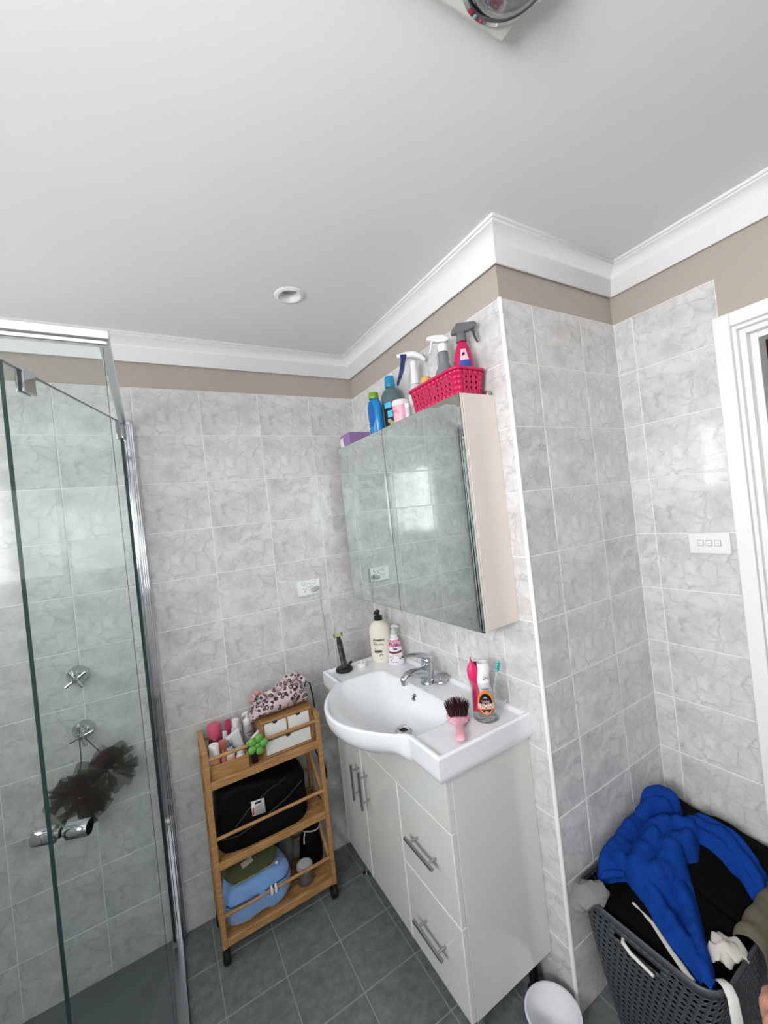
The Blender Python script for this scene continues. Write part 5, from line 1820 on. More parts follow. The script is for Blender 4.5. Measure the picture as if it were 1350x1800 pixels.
def trigger_head(root, z, mats, scale=1.0, flip=1, nose=0.060, style=0):
    """spray head at height z; nose along local +X * flip"""
    body, trig = mats
    f = flip
    mb = MB()
    if style == 0:      # boxy head with slanted back
        poly = [(-0.030, 0.0), (0.020, 0.006), (0.052, 0.016), (0.056, 0.028), (0.050, 0.036), (-0.012, 0.037), (-0.034, 0.010)]
    else:               # duck-bill head
        poly = [(-0.032, 0.016), (-0.012, 0.006), (0.020, 0.006), (0.050, 0.016), (0.060, 0.018), (0.060, 0.030), (0.030, 0.036), (-0.006, 0.034)]
    mb.prism([(a * f * scale, b * scale) for a, b in poly], lambda a, b, h: (a, h, z + b), -0.011 * scale, 0.011 * scale)
    mb.build('spray_head', body, root, bevel=0.003)
    mb = MB()
    s = scale
    mb.tube([(0.036 * f * s, 0, z + 0.016 * s), (0.044 * f * s, 0, z + 0.004 * s), (0.046 * f * s, 0, z - 0.014 * s), (0.054 * f * s, 0, z - 0.034 * s)], [0.0062 * s, 0.0058 * s, 0.0050 * s, 0.0040 * s], 10, flat=(0.8, 1.3))
    mb.build('trigger', trig, root)


GC = 'bottles standing on the mirror cabinet'
# tissue box
px_, py_ = -0.083, -0.150
tbx = thing('tissue_box', 'purple and white tissue box at the left end of the mirror cabinet', 'box', (px_, py_, CT), 0.0)
PURP = M('violet_card', (150, 118, 172), 0.6)
mb = MB().box(-0.055, 0.055, -0.050, 0.055, 0.0, 0.060)
mb.build('carton', PURP, tbx, bevel=0.001)
mb = MB()
mb.add([(-0.0556, 0.054, 0.002), (-0.0556, 0.012, 0.002), (-0.0556, 0.026, 0.034), (-0.0556, 0.020, 0.052), (-0.0556, 0.040, 0.044), (-0.0556, 0.053, 0.052)], [(0, 1, 2, 3, 4, 5)])
mb.build('swirl_print', M('carton_white', (236, 232, 238), 0.6), tbx)
MB().box(-0.053, 0.053, -0.048, 0.053, 0.060, 0.0612).build('carton_top', M('dark_violet_card', (96, 66, 108), 0.6), tbx)

# blue bottle with green cap
bx2 = thing('blue_cleaner_bottle', 'bright blue flat bottle with lime cap on the mirror cabinet', 'bottle', (-0.112, -0.415, CT), -PI / 2 + 0.35, GC)
BLU = M('cyan_blue_plastic', (20, 128, 196), 0.25)
MB().lathe([(0.0001, 0), (0.030, 0), (0.034, 0.005), (0.034, 0.120), (0.028, 0.142), (0.019, 0.150), (0.019, 0.152)], n=32, sx=1.0, sy=0.68).build('bottle_body', BLU, bx2, angle=60)
MB().lathe([(0.0205, 0.151), (0.0215, 0.153), (0.0205, 0.176), (0.0190, 0.178), (0.0001, 0.178)], n=28).build('cap', M('lime_cap', (120, 160, 44), 0.35), bx2)
mb = MB()
mb.grid(lambda i, j: (0.028 * (j ** 0.6) * 0.55 * math.cos(2 * PI * i) - 0.004, -0.0228 - 0.0012, 0.085 + 0.055 * j * math.sin(2 * PI * i)), 28, 3, cu=True)
mb.build('grip_panel', M('deep_blue_panel', (12, 96, 170), 0.3), bx2)
mb = MB()
for k in range(6):
    z_ = 0.012 + k * 0.012
    mb.grid(lambda i, j: (0.0338 * math.cos(lerp(2.2, 3.2, i)) * 1.01, 0.0338 * 0.68 * math.sin(-lerp(2.2, 3.2, i)) * 1.02, z_ + 0.010 * i + 0.005 * j), 8, 2, mi=k % 2)
mb.build('side_stripes', [M('navy_stripe', (34, 34, 84), 0.4), M('white_stripe', (226, 228, 232), 0.4)], bx2)

# teal bottle
tb2 = thing('teal_bottle', 'large dark teal bottle with blue cap, tallest left of the basket', 'bottle', (-0.058, -0.468, CT), -PI / 2 + 0.30, GC)
MB().lathe([(0.0001, 0), (0.044, 0), (0.049, 0.006), (0.049, 0.135), (0.046, 0.155), (0.036, 0.174), (0.023, 0.184), (0.020, 0.190)], n=36, sx=1.0, sy=0.72).build('bottle_body', M('grey_teal_plastic', (84, 108, 112), 0.3), tb2, angle=60)
MB().lathe([(0.0205, 0.188), (0.0215, 0.190), (0.0215, 0.208), (0.0200, 0.210), (0.0200, 0.230), (0.0185, 0.233), (0.0001, 0.233)], n=28).build('cap', M('teal_blue_cap', (24, 142, 186), 0.35), tb2)
wt = wrap(0.049, 0.0353, 0.0006)
mb = MB(); patch(mb, wt, -0.020, 0.038, 0.0, 0.118, 12); mb.build('label', M('black_label', (12, 14, 20), 0.3), tb2)
wt2 = wrap(0.049, 0.0353, 0.0010)
mb = MB()
patch(mb, wt2, -0.012, 0.022, 0.096, 0.118, 8, 0)
patch(mb, wt2, 0.002, 0.026, 0.056, 0.084, 8, 0)
patch(mb, wt2, 0.000, 0.016, 0.034, 0.050, 6, 1)
mb.grid(lambda i, j: wt2(0.018 + 0.009 * j * math.cos(2 * PI * i), 0.030 + 0.012 * j * math.sin(2 * PI * i)), 16, 2, mi=2, cu=True)
mb.build('label_print', [M('label_cyan', (84, 190, 226), 0.4), M('label_silver', (160, 166, 172), 0.4), M('label_green', (168, 186, 70), 0.4)], tb2)

# pink cotton bud canister
pc_ = thing('cotton_bud_tub', 'round tub of pink cotton buds with clear ribbed lid on the cabinet edge', 'tub', (-0.112, -0.612, CT), -PI / 2 + 0.3, GC)
MB().lathe([(0.0001, 0), (0.030, 0), (0.0315, 0.003), (0.0320, 0.066), (0.0001, 0.066)], n=36).build('tub_body', M('baby_pink', (240, 176, 192), 0.35), pc_)
mb = MB()
vs_ = []
for z_, r_ in ((0.064, 0.0338), (0.082, 0.0332), (0.086, 0.031), (0.087, 0.0001)):
    for k in range(72):
        a = 2 * PI * k / 72
        rr_ = r_ * (1 + (0.022 if k % 2 else 0) * (1 if z_ < 0.085 else 0))
        vs_.append((rr_ * math.cos(a), rr_ * math.sin(a), z_))
mb.add(vs_, [(i * 72 + k, i * 72 + (k + 1) % 72, (i + 1) * 72 + (k + 1) % 72, (i + 1) * 72 + k) for i in range(3) for k in range(72)])
mb.build('lid', M('ribbed_lid', (238, 226, 228), 0.25), pc_, angle=20)
wp = wrap(0.0318, 0.0318, 0.0008)
mb = MB()
for rr_ in (0.018, 0.013):
    mb.tube([wp(-0.004 + rr_ * math.cos(t), 0.030 + rr_ * math.sin(t)) for t in [PI * k / 14 for k in range(15)]], 0.0008, 6)
mb.build('tub_print', M('tub_print_rose', (206, 110, 140), 0.4), pc_)

# small clear tumblers beside the basket
sm = thing('clear_vial', 'small clear vial standing left of the pink basket', 'vial', (-0.126, -0.676, CT), 0, GC)
MB().lathe([(0.0001, 0), (0.011, 0), (0.012, 0.002), (0.012, 0.038), (0.009, 0.042)], n=22).build('vial_body', M('pale_vial', (206, 206, 206), 0.2), sm)
MB().lathe([(0.0095, 0.041), (0.0105, 0.043), (0.0100, 0.056), (0.0001, 0.057)], n=22).build('cap', PLAST_W, sm)

# white and navy spray bottle outside the basket
s1 = thing('navy_trigger_spray', 'clear spray bottle with white head and navy trigger left of the pink basket', 'spray bottle', (-0.064, -0.655, CT), 2.55, GC)
MB().lathe([(0.0001, 0), (0.028, 0), (0.031, 0.004), (0.031, 0.095), (0.026, 0.118), (0.016, 0.136), (0.014, 0.140)], n=30, sx=1, sy=0.8).build('bottle_body', M('milky_bottle', (214, 218, 216), 0.2), s1, angle=60)
MB().lathe([(0.0155, 0.139), (0.0165, 0.141), (0.0145, 0.165), (0.0125, 0.200), (0.0125, 0.226)], n=26).build('neck', PLAST_W, s1, angle=60)
mb = MB()
mb.tube([(-0.046, 0, 0.226), (-0.030, 0, 0.242), (-0.010, 0, 0.252), (0.020, 0, 0.255), (0.048, 0, 0.253), (0.058, 0, 0.252)], [0.0075, 0.012, 0.0155, 0.0145, 0.011, 0.010], 14, flat=(0.85, 0.95))
mb.build('spray_head', PLAST_W, s1, angle=60)
NAVY = M('navy_plastic', (16, 42, 104), 0.35)
mb = MB()
poly = [(0.020, 0.254), (0.046, 0.256), (0.045, 0.235), (0.050, 0.215), (0.056, 0.190), (0.066, 0.158), (0.070, 0.146), (0.063, 0.146), (0.050, 0.172), (0.036, 0.200), (0.030, 0.228)]
mb.prism(poly, lambda a, b_, h: (a, h, b_), -0.0135, 0.0135)
mb.build('trigger', NAVY, s1, bevel=0.002)

# --- pink perforated basket


def perforated(mb, fn, nu, nv, hx, hz, cols, rows, k=8):
    """panel (u,v in 0..1) -> 3-D with holes in every cell of cols/rows sets; elsewhere plain quads"""
    for i in range(nu):
        for j in range(nv):
            u0, u1, v0, v1 = i / nu, (i + 1) / nu, j / nv, (j + 1) / nv
            if i in cols and j in rows:
                cu_, cv_ = (u0 + u1) / 2, (v0 + v1) / 2
                outer, inner = [], []
                for q in range(k):
                    a = 2 * PI * (q + 0.5) / k
                    ca, sa = math.cos(a), math.sin(a)
                    m_ = max(abs(ca), abs(sa))
                    outer.append(fn(cu_ + (u1 - u0) / 2 * ca / m_, cv_ + (v1 - v0) / 2 * sa / m_))
                    inner.append(fn(cu_ + (u1 - u0) / 2 * hx * ca, cv_ + (v1 - v0) / 2 * hz * sa))
                # corners of the cell so that neighbours meet
                mb.add(outer + inner, [(q, (q + 1) % k, k + (q + 1) % k, k + q) for q in range(k)])
                cs = [fn(u0, v0), fn(u1, v0), fn(u1, v1), fn(u0, v1)]
                if k == 8:
                    # 8 directions at 22.5 deg offsets leave corner triangles
                    order = {0: (1, 0, 2), 1: (3, 2, 3), 2: (5, 4, 0), 3: (7, 6, 1)}
                    mb.add([outer[0], cs[2], outer[1]], [(0, 1, 2)])
                    mb.add([outer[2], cs[3], outer[3]], [(0, 1, 2)])
                    mb.add([outer[4], cs[0], outer[5]], [(0, 1, 2)])
                    mb.add([outer[6], cs[1], outer[7]], [(0, 1, 2)])
            else:
                mb.add([fn(u0, v0), fn(u1, v0), fn(u1, v1), fn(u0, v1)], [(0, 1, 2, 3)])


BKX0, BKX1, BKY0, BKY1 = -0.146, -0.010, -0.975, -0.705       # rim extents
bk_ = thing('pink_storage_basket', 'hot pink perforated plastic basket full of spray bottles on the mirror cabinet', 'basket', ((BKX0 + BKX1) / 2, (BKY0 + BKY1) / 2, CT))
HP = M('raspberry_plastic', (204, 28, 86), 0.35)
BH = 0.088


def rrect(t, x0, x1, y0, y1, r):
    """point on a rounded rectangle, t in 0..1 starting at the middle of the low-x side going towards -y"""
    segs = [('l', (x0, (y0 + y1) / 2), (x0, y0 + r)), ('a', (x0 + r, y0 + r), PI, 1.5 * PI), ('l', (x0 + r, y0), (x1 - r, y0)), ('a', (x1 - r, y0 + r), 1.5 * PI, 2 * PI),
            ('l', (x1, y0 + r), (x1, y1 - r)), ('a', (x1 - r, y1 - r), 0, PI / 2), ('l', (x1 - r, y1), (x0 + r, y1)), ('a', (x0 + r, y1 - r), PI / 2, PI), ('l', (x0, y1 - r), (x0, (y0 + y1) / 2))]
    ln_ = [math.dist(s[1], s[2]) if s[0] == 'l' else r * PI / 2 for s in segs]
    d = (t % 1.0) * sum(ln_)
    for s, l in zip(segs, ln_):
        if d <= l + 1e-9:
            q = d / l if l else 0
            if s[0] == 'l':
                return (lerp(s[1][0], s[2][0], q), lerp(s[1][1], s[2][1], q))
            a = lerp(s[2], s[3], q)
            return (s[1][0] + r * math.cos(a), s[1][1] + r * math.sin(a))
        d -= l
    return segs[-1][2]


cx_, cy_ = (BKX0 + BKX1) / 2, (BKY0 + BKY1) / 2


def bkt(u, v):
    ins_ = lerp(0.014, 0.004, v)
    x, y = rrect(u, BKX0 + ins_, BKX1 - ins_, BKY0 + ins_, BKY1 - ins_, 0.022)
    return (x, y, CT + 0.001 + (BH - 0.006) * v)


mb = MB()
NU = 34
per = 2 * (0.136 + 0.27)
cols = set()
for i in range(NU):
    x, y, z = bkt((i + 0.5) / NU, 0.5)
    corner = (min(abs(x - BKX0), abs(x - BKX1)) < 0.034) and (min(abs(y - BKY0), abs(y - BKY1)) < 0.034)
    if not corner:
        cols.add(i)
rows_ = {1, 2, 3}
perforated(mb, bkt, NU, 5, 0.42, 0.62, cols, rows_)
mb.add([bkt(i / NU, 0) for i in range(NU)], [tuple(range(NU))])
mb.build('basket_wall', HP, bk_, world=True, solid=0.002, angle=40)
mb = MB()
mb.tube([Vector((*rrect(i / 72, BKX0 + 0.001, BKX1 - 0.001, BKY0 + 0.001, BKY1 - 0.001, 0.026), CT + BH - 0.005)) for i in range(72)], 0.0042, 8, closed=True, flat=(1.15, 0.9))
mb.build('rim', HP, bk_, world=True, angle=60)

# bottles in the basket
BZ = CT + 0.004
rs = thing('magenta_trigger_spray', 'magenta spray bottle with grey trigger head at the right of the basket', 'spray bottle', (-0.066, -0.930, BZ), -0.62, GC)
mb = MB()
prr = [(0.0001, 0), (0.031, 0), (0.034, 0.004), (0.034, 0.075), (0.032, 0.115), (0.026, 0.145), (0.0155, 0.176), (0.0140, 0.182)]
mb.lathe(prr, n=32, sx=1.0, sy=0.78)
mb.build('bottle_body', M('magenta_plastic', (190, 22, 84), 0.25), rs, angle=60)
GREYP = M('slate_plastic', (104, 106, 108), 0.35)
MB().lathe([(0.0165, 0.180), (0.0170, 0.183), (0.0160, 0.206), (0.0150, 0.208)], n=26).build('collar', GREYP, rs)
trigger_head(rs, 0.206, (GREYP, M('dark_slate_plastic', (70, 72, 74), 0.4)), 0.94, 1)


def rsw(x, z):
    r_ = float(np.interp(z, [p[1] for p in prr[2:]], [p[0] for p in prr[2:]])) + 0.0006
    a = x / 0.034 - 0.05
    return (r_ * math.sin(a), -0.78 * r_ * math.cos(a), z)


mb = MB()
mb.grid(lambda i, j: rsw(lerp(-0.016, 0.020, i) * lerp(1, 0.6, j), lerp(0.085, 0.152, j)), 12, 10)
mb.build('label', M('pale_pink_label', (226, 190, 204), 0.35), rs)
mb = MB()
mb.grid(lambda i, j: tuple(Vector(rsw(lerp(-0.017, 0.022, i), lerp(0.092, 0.114, j))) * 1.0 + Vector((0.0006, -0.0006, 0))), 12, 4)
mb.build('label_band', M('label_royal_blue', (44, 70, 150), 0.35), rs)
mb = MB()
mb.grid(lambda i, j: tuple(Vector(rsw(lerp(-0.006, 0.004, i), lerp(0.128, 0.138, j) + 0.003 * i)) + Vector((0.0006, -0.0006, 0))), 6, 3)
mb.build('label_mark', M('label_ink', (44, 44, 50), 0.4), rs)

sv_ = thing('silver_trigger_spray', 'silver-grey spray bottle with white head in the middle of the basket', 'spray bottle', (-0.083, -0.855, BZ), 2.65, GC)
MB().lathe([(0.0001, 0), (0.032, 0), (0.036, 0.005), (0.036, 0.085), (0.032, 0.108), (0.020, 0.130), (0.0165, 0.140), (0.0185, 0.150), (0.0165, 0.158), (0.0180, 0.168), (0.0160, 0.178)], n=32, sx=1, sy=0.74).build('bottle_body', M('silver_plastic', (132, 138, 142), 0.25, 0.25), sv_, angle=60)
MB().lathe([(0.0160, 0.176), (0.0170, 0.178), (0.0165, 0.202), (0.013, 0.204)], n=30).build('collar', PLAST_W, sv_)
trigger_head(sv_, 0.203, (PLAST_W, PLAST_W), 0.86, 1, style=1)
mb = MB()
wsv = wrap(0.036, 0.0266, 0.0008)
patch(mb, wsv, 0.018, 0.050, 0.02, 0.100, 8)
mb.build('label', M('label_navy', (40, 42, 92), 0.4), sv_)

cl = thing('clear_ribbed_bottle', 'empty clear ribbed bottle behind the silver spray in the basket', 'bottle', (-0.045, -0.800, BZ), 0, GC)
MB().lathe([(0.0001, 0), (0.026, 0), (0.029, 0.004), (0.029, 0.09), (0.021, 0.112), (0.0165, 0.124), (0.0185, 0.138), (0.0165, 0.150), (0.0180, 0.164), (0.0160, 0.176), (0.0150, 0.196), (0.0120, 0.204)], n=28).build('bottle_body', CLEARP, cl, angle=60)
MB().lathe([(0.0125, 0.203), (0.0130, 0.205), (0.0125, 0.214), (0.0001, 0.215)], n=22).build('cap', CLEARP, cl)

og_ = thing('amber_bottle', 'amber yellow bottle top showing at the left end of the basket', 'bottle', (-0.090, -0.755, BZ), 0, GC)
MB().lathe([(0.0001, 0), (0.022, 0), (0.024, 0.004), (0.024, 0.080), (0.019, 0.095), (0.017, 0.098)], n=26).build('bottle_body', M('amber_plastic', (206, 160, 84), 0.3), og_)
MB().lathe([(0.0180, 0.096), (0.0190, 0.098), (0.0185, 0.120), (0.0165, 0.124), (0.0001, 0.124)], n=26).build('cap', M('amber_cap', (216, 170, 96), 0.35), og_)

# ================================================================== FLOOR BOWL
wb_ = thing('white_tub', 'small round white plastic tub on the floor beside the vanity', 'tub', (-0.112, -1.050, 0.0))
mb = MB()
mb.lathe([(0.0001, 0.0), (0.060, 0.0), (0.064, 0.004), (0.0745, 0.098), (0.0765, 0.101), (0.0765, 0.104), (0.0725, 0.104), (0.0615, 0.010), (0.058, 0.006), (0.0001, 0.005)], n=56)
mb.build('tub_wall', M('translucent_white', (232, 233, 236), 0.22), wb_, angle=50)
MB().lathe([(0.0745, 0.1005), (0.0785, 0.1015), (0.0785, 0.1045), (0.0745, 0.1050)], n=56).build('rim', M('translucent_white'), wb_)

# ================================================================== LAUNDRY BASKET
LX0, LX1, LY0, LY1, LZ = 0.012, 0.598, -1.430, -1.058, 0.412
lb = thing('laundry_basket', 'dark grey perforated plastic laundry basket heaped with clothes in the corner', 'basket', ((LX0 + LX1) / 2, (LY0 + LY1) / 2, 0))
GRB = M('charcoal_plastic', (66, 70, 74), 0.45)


def lwall(u, v):
    ins_ = lerp(0.055, 0.006, v)
    bow = 0.004 * math.sin(PI * v)
    x, y = rrect(u, LX0 + ins_ - bow, LX1 - ins_ + bow, LY0 + ins_ - bow, LY1 - ins_ + bow, 0.055)
    return (x, y, 0.004 + (LZ - 0.012) * v)


def lskew(u, v):
    return lwall(u + 0.35 * v / 104 * 20, v)


mb = MB()
NUU, NVV = 104, 22
slot_cols = set()
for i in range(NUU):
    x, y, z = lskew((i + 0.5) / NUU, (19.5) / NVV)
    if x < 0.03 and -1.300 < y < -1.180:
        slot_cols.add(i)
mbs = MB()
tmp = MB()
cells = set((i, j) for i in range(NUU) for j in range(2, 19))
for i in range(NUU):
    for j in range(NVV):
        if j == 19 and i in slot_cols:
            continue
        u0, u1, v0, v1 = i / NUU, (i + 1) / NUU, j / NVV, (j + 1) / NVV
        sk = 0.5 / NUU if j % 2 else 0.0
        f0 = (lambda u, v, u0=u0, u1=u1, v0=v0, v1=v1: lskew(u, v))
        if 2 <= j <= 20 and not (j in (18, 19, 20) and any((i + d) in slot_cols for d in (-1, 0, 1))):
            cu_, cv_ = (u0 + u1) / 2, (v0 + v1) / 2
            outer, inner = [], []
            for q in range(8):
                a = 2 * PI * (q + 0.5) / 8
                ca, sa = math.cos(a), math.sin(a)
                m_ = max(abs(ca), abs(sa))
                outer.append(lskew(cu_ + (u1 - u0) / 2 * ca / m_, cv_ + (v1 - v0) / 2 * sa / m_))
                hx_, hz_ = (0.62 * ca - 0.14 * sa), (0.60 * sa + 0.14 * ca)
                inner.append(lskew(cu_ + (u1 - u0) / 2 * hx_, cv_ + (v1 - v0) / 2 * hz_))
            mb.add(outer + inner, [(q, (q + 1) % 8, 8 + (q + 1) % 8, 8 + q) for q in range(8)])
            cs = [lskew(u0, v0), lskew(u1, v0), lskew(u1, v1), lskew(u0, v1)]
            mb.add([outer[0], cs[2], outer[1], outer[2], cs[3], outer[3], outer[4], cs[0], outer[5], outer[6], cs[1], outer[7]], [(0, 1, 2), (3, 4, 5), (6, 7, 8), (9, 10, 11)])
        else:
            mb.add([lskew(u0, v0), lskew(u1, v0), lskew(u1, v1), lskew(u0, v1)], [(0, 1, 2, 3)])
mb.add([lskew(i / NUU, 0) for i in range(NUU)], [tuple(range(NUU))])
mb.build('basket_wall', GRB, lb, world=True, solid=0.003, angle=40)
mb = MB()
mb.tube([Vector((*rrect(i / 110, LX0 + 0.004, LX1 - 0.004, LY0 + 0.004, LY1 - 0.004, 0.057), LZ - 0.006)) for i in range(110)], 0.0058, 8, closed=True, flat=(1.3, 0.8))
mb.build('rim', GRB, lb, world=True, angle=60)

# --- the clothes: one height field for the dark pile, the towel folds lie on it


def inside_rr(x, y, ins_=0.015, r=0.045):
    x0, x1, y0, y1 = LX0 + ins_, LX1 - ins_, LY0 + ins_, LY1 - ins_
    dx = max(x0 + r - x, 0, x - (x1 - r))
    dy = max(y0 + r - y, 0, y - (y1 - r))
    return r - math.hypot(dx, dy)


def pile(x, y):
    z = 0.398 + 0.028 * smooth((x - 0.30) / 0.20) * smooth((y + 1.40) / 0.10) + 0.012 * smooth((y + 1.16) / 0.08)
    z += 0.050 * math.exp(-((x - 0.36) / 0.17) ** 2 - ((y + 1.17) / 0.11) ** 2)
    z += 0.022 * math.exp(-((x - 0.50) / 0.12) ** 2 - ((y + 1.28) / 0.12) ** 2)
    z -= 0.030 * math.exp(-((x - 0.12) / 0.08) ** 2 - ((y + 1.40) / 0.05) ** 2)
    z += 0.010 * noise.noise(Vector((x * 14, y * 14, 0.3))) + 0.006 * noise.noise(Vector((x * 34, y * 30, 5.3)))
    z += 0.006 * math.sin(22 * (x * 0.6 + y) + 3 * noise.noise(Vector((x * 6, y * 6, 2))))
    return z


def pile_mesh(xa, xb, lift=0.0, seed=0.0):
    mb = MB()
    n = 86
    idx, vs, fs = {}, [], []
    step = 0.006
    nxp, nyp = int((xb - xa) / step), int((LY1 - LY0) / step)
    for i in range(nxp + 1):
        for j in range(nyp + 1):
            x, y = xa + i * step, LY0 + j * step
            d = inside_rr(x, y)
            if d > 0:
                ed = min(d + 0.010 * smooth((x - 0.3) / 0.1), (x - xa) + 0.002, (xb - x) + 0.002 + 0.02 * smooth((xb - 0.4) / 0.1))
                z = pile(x, y) + lift + 0.004 * noise.noise(Vector((x * 20 + seed, y * 20, seed)))
                z -= 0.055 * (1 - smooth(ed / 0.022))
                idx[i, j] = len(vs); vs.append((x, y, z))
    for (i, j), a in idx.items():
        if (i + 1, j) in idx and (i, j + 1) in idx and (i + 1, j + 1) in idx:
            fs.append((a, idx[i + 1, j], idx[i + 1, j + 1], idx[i, j + 1]))
    mb.add(vs, fs)
    return mb


BCL = M('black_cotton', (5, 5, 6), 0.9, bump=(240, 0.4), spec=0.1)
bc1 = thing('black_trousers', 'crumpled black garment in the left half of the laundry basket, white drawcord on it', 'clothing', (0.15, -1.25, 0.20))
pile_mesh(LX0, 0.285, 0.0, 1.0).build('garment', BCL, bc1, world=True, solid=0.004, angle=80)
bc2 = thing('black_shirt', 'crumpled black garment in the right half of the laundry basket beneath the towel', 'clothing', (0.44, -1.25, 0.20))
pile_mesh(0.262, LX1, 0.004, 7.0).build('garment', M('black_jersey', (5, 6, 6), 0.9, bump=(300, 0.5), spec=0.1), bc2, world=True, solid=0.004, angle=80)

TOWEL = [(0.4213, -1.068), (0.4618, -1.085), (0.4861, -1.130), (0.4800, -1.1638), (0.4523, -1.1725), (0.4787, -1.1776), (0.5015, -1.2042), (0.5172, -1.2662), (0.4977, -1.32), (0.4709, -1.3823),
         (0.3841, -1.4066), (0.3627, -1.3731), (0.3909, -1.3394), (0.3989, -1.2995), (0.3937, -1.2469), (0.3442, -1.2594), (0.3142, -1.2433), (0.2614, -1.2802), (0.2031, -1.3214), (0.1363, -1.3603),
         (0.0973, -1.3872), (0.0536, -1.405), (0.0290, -1.4090), (0.0362, -1.3787), (0.0526, -1.3463), (0.0658, -1.2993), (0.1071, -1.2373), (0.1274, -1.1901), (0.1458, -1.1534), (0.1174, -1.131),
         (0.0901, -1.1136), (0.0830, -1.0984), (0.1236, -1.0760), (0.1922, -1.068), (0.2625, -1.066), (0.3289, -1.066)]
TP = np.array(TOWEL)


def poly_dist(x, y):
    """signed distance to the towel outline, positive inside"""
    p = np.array([x, y])
    a, b = TP, np.roll(TP, -1, axis=0)
    ab, ap = b - a, p - a
    t = np.clip((ap * ab).sum(1) / (ab * ab).sum(1), 0, 1)
    d = np.sqrt((((a + ab * t[:, None]) - p) ** 2).sum(1)).min()
    cond = ((a[:, 1] > y) != (b[:, 1] > y))
    xi = a[:, 0] + (y - a[:, 1]) / np.where(cond, b[:, 1] - a[:, 1], 1) * (b[:, 0] - a[:, 0])
    ins_ = (cond & (x < xi)).sum() % 2 == 1
    return d if ins_ else -d


RIDGES = [  # fold ridges: polyline, half width, height
    ([(0.405, -1.085), (0.455, -1.115), (0.475, -1.150)], 0.022, 0.070),
    ([(0.345, -1.090), (0.395, -1.105), (0.425, -1.135)], 0.020, 0.056),
    ([(0.130, -1.092), (0.200, -1.085), (0.290, -1.085), (0.350, -1.085)], 0.026, 0.050),
    ([(0.120, -1.118), (0.170, -1.120), (0.230, -1.105)], 0.020, 0.032),
    ([(0.180, -1.175), (0.240, -1.165), (0.310, -1.150), (0.360, -1.165)], 0.030, 0.055),
    ([(0.200, -1.215), (0.260, -1.225), (0.310, -1.215), (0.350, -1.235)], 0.030, 0.050),
    ([(0.330, -1.165), (0.385, -1.185), (0.400, -1.215)], 0.020, 0.048),
    ([(0.160, -1.215), (0.130, -1.270), (0.095, -1.330), (0.055, -1.390)], 0.016, 0.022),
    ([(0.230, -1.260), (0.170, -1.310), (0.110, -1.360), (0.060, -1.395)], 0.016, 0.026),
    ([(0.440, -1.200), (0.460, -1.270), (0.440, -1.340), (0.410, -1.390)], 0.016, 0.026),
    ([(0.480, -1.215), (0.490, -1.280), (0.470, -1.350)], 0.013, 0.022),
    ([(0.420, -1.235), (0.425, -1.300), (0.400, -1.360)], 0.012, 0.018),
]
RD = [(np.array(p), w, h) for p, w, h in RIDGES]


def ridge_h(x, y):
    p = np.array([x, y])
    s = 0.0
    for pts, w, h in RD:
        a, b = pts[:-1], pts[1:]
        ab, ap = b - a, p - a
        t = np.clip((ap * ab).sum(1) / (ab * ab).sum(1), 0, 1)
        d = np.sqrt((((a + ab * t[:, None]) - p) ** 2).sum(1)).min()
        q = h * max(0.0, 1 - (d / (w * 1.5)) ** 2) ** 1.1 if d < w * 1.5 else 0.0
        s = max(s, q) if q > 0.010 else s + q * 0.3
    return s


bt_ = thing('blue_towel', 'royal blue terry towel bunched over the heap in the laundry basket', 'towel', (0.28, -1.22, 0.42))
mb = MB()
idx, vs, fs = {}, [], []
step = 0.0042
x0t, x1t, y0t, y1t = 0.02, 0.53, -1.42, -1.055
for i in range(int((x1t - x0t) / step) + 1):
    for j in range(int((y1t - y0t) / step) + 1):
        x, y = x0t + i * step, y0t + j * step
        x += 0.004 * noise.noise(Vector((x * 30, y * 30, 3)))
        d = poly_dist(x, y)
        if -step < d < 0:
            gx = (poly_dist(x + 0.0006, y) - d) / 0.0006
            gy = (poly_dist(x, y + 0.0006) - d) / 0.0006
            gn = math.hypot(gx, gy) + 1e-6
            x, y, d = x - d * gx / gn, y - d * gy / gn, 0.0
        if d > -0.002:
            z = max(pile(x, y), 0.392) + 0.004 + (0.010 + ridge_h(x, y)) * smooth((d + 0.002) / 0.016)
            z += (0.005 * noise.noise(Vector((x * 40, y * 40, 8))) + 0.007 * noise.noise(Vector((x * 22 + y * 18, y * 30, 2)))) * smooth(d / 0.01)
            if d < 0.004:
                z -= 0.010
            if x < 0.06:
                z = max(z, 0.4135 + 0.004 * smooth(d / 0.006)) if y < -1.385 else z
            idx[i, j] = len(vs); vs.append((x, y, z))
for (i, j), a in idx.items():
    if (i + 1, j) in idx and (i, j + 1) in idx and (i + 1, j + 1) in idx:
        fs.append((a, idx[i + 1, j], idx[i + 1, j + 1], idx[i, j + 1]))
mb.add(vs, fs)
TWL = M('royal_blue_terry', (16, 60, 142), 0.95, bump=(420, 1.0), mottle=(190, 0.30), spec=0.1)
mb.build('towel_cloth', TWL, bt_, world=True, solid=0.005, subsurf=1, angle=80)
mb = MB()
mb.tube([(0.088, -1.108, 0.422), (0.100, -1.118, 0.436), (0.122, -1.134, 0.440), (0.140, -1.148, 0.436)], [0.007, 0.010, 0.010, 0.008], 12)
mb.build('rolled_hem', TWL, bt_, world=True, angle=80)

# white cords and the other laundry
wc = thing('white_drawcord', 'long flat white drawcord lying on the black garment beside the towel', 'cord', (0.06, -1.29, 0.42))


def zp(x, y, o=0.004):
    return pile(x, y) + o


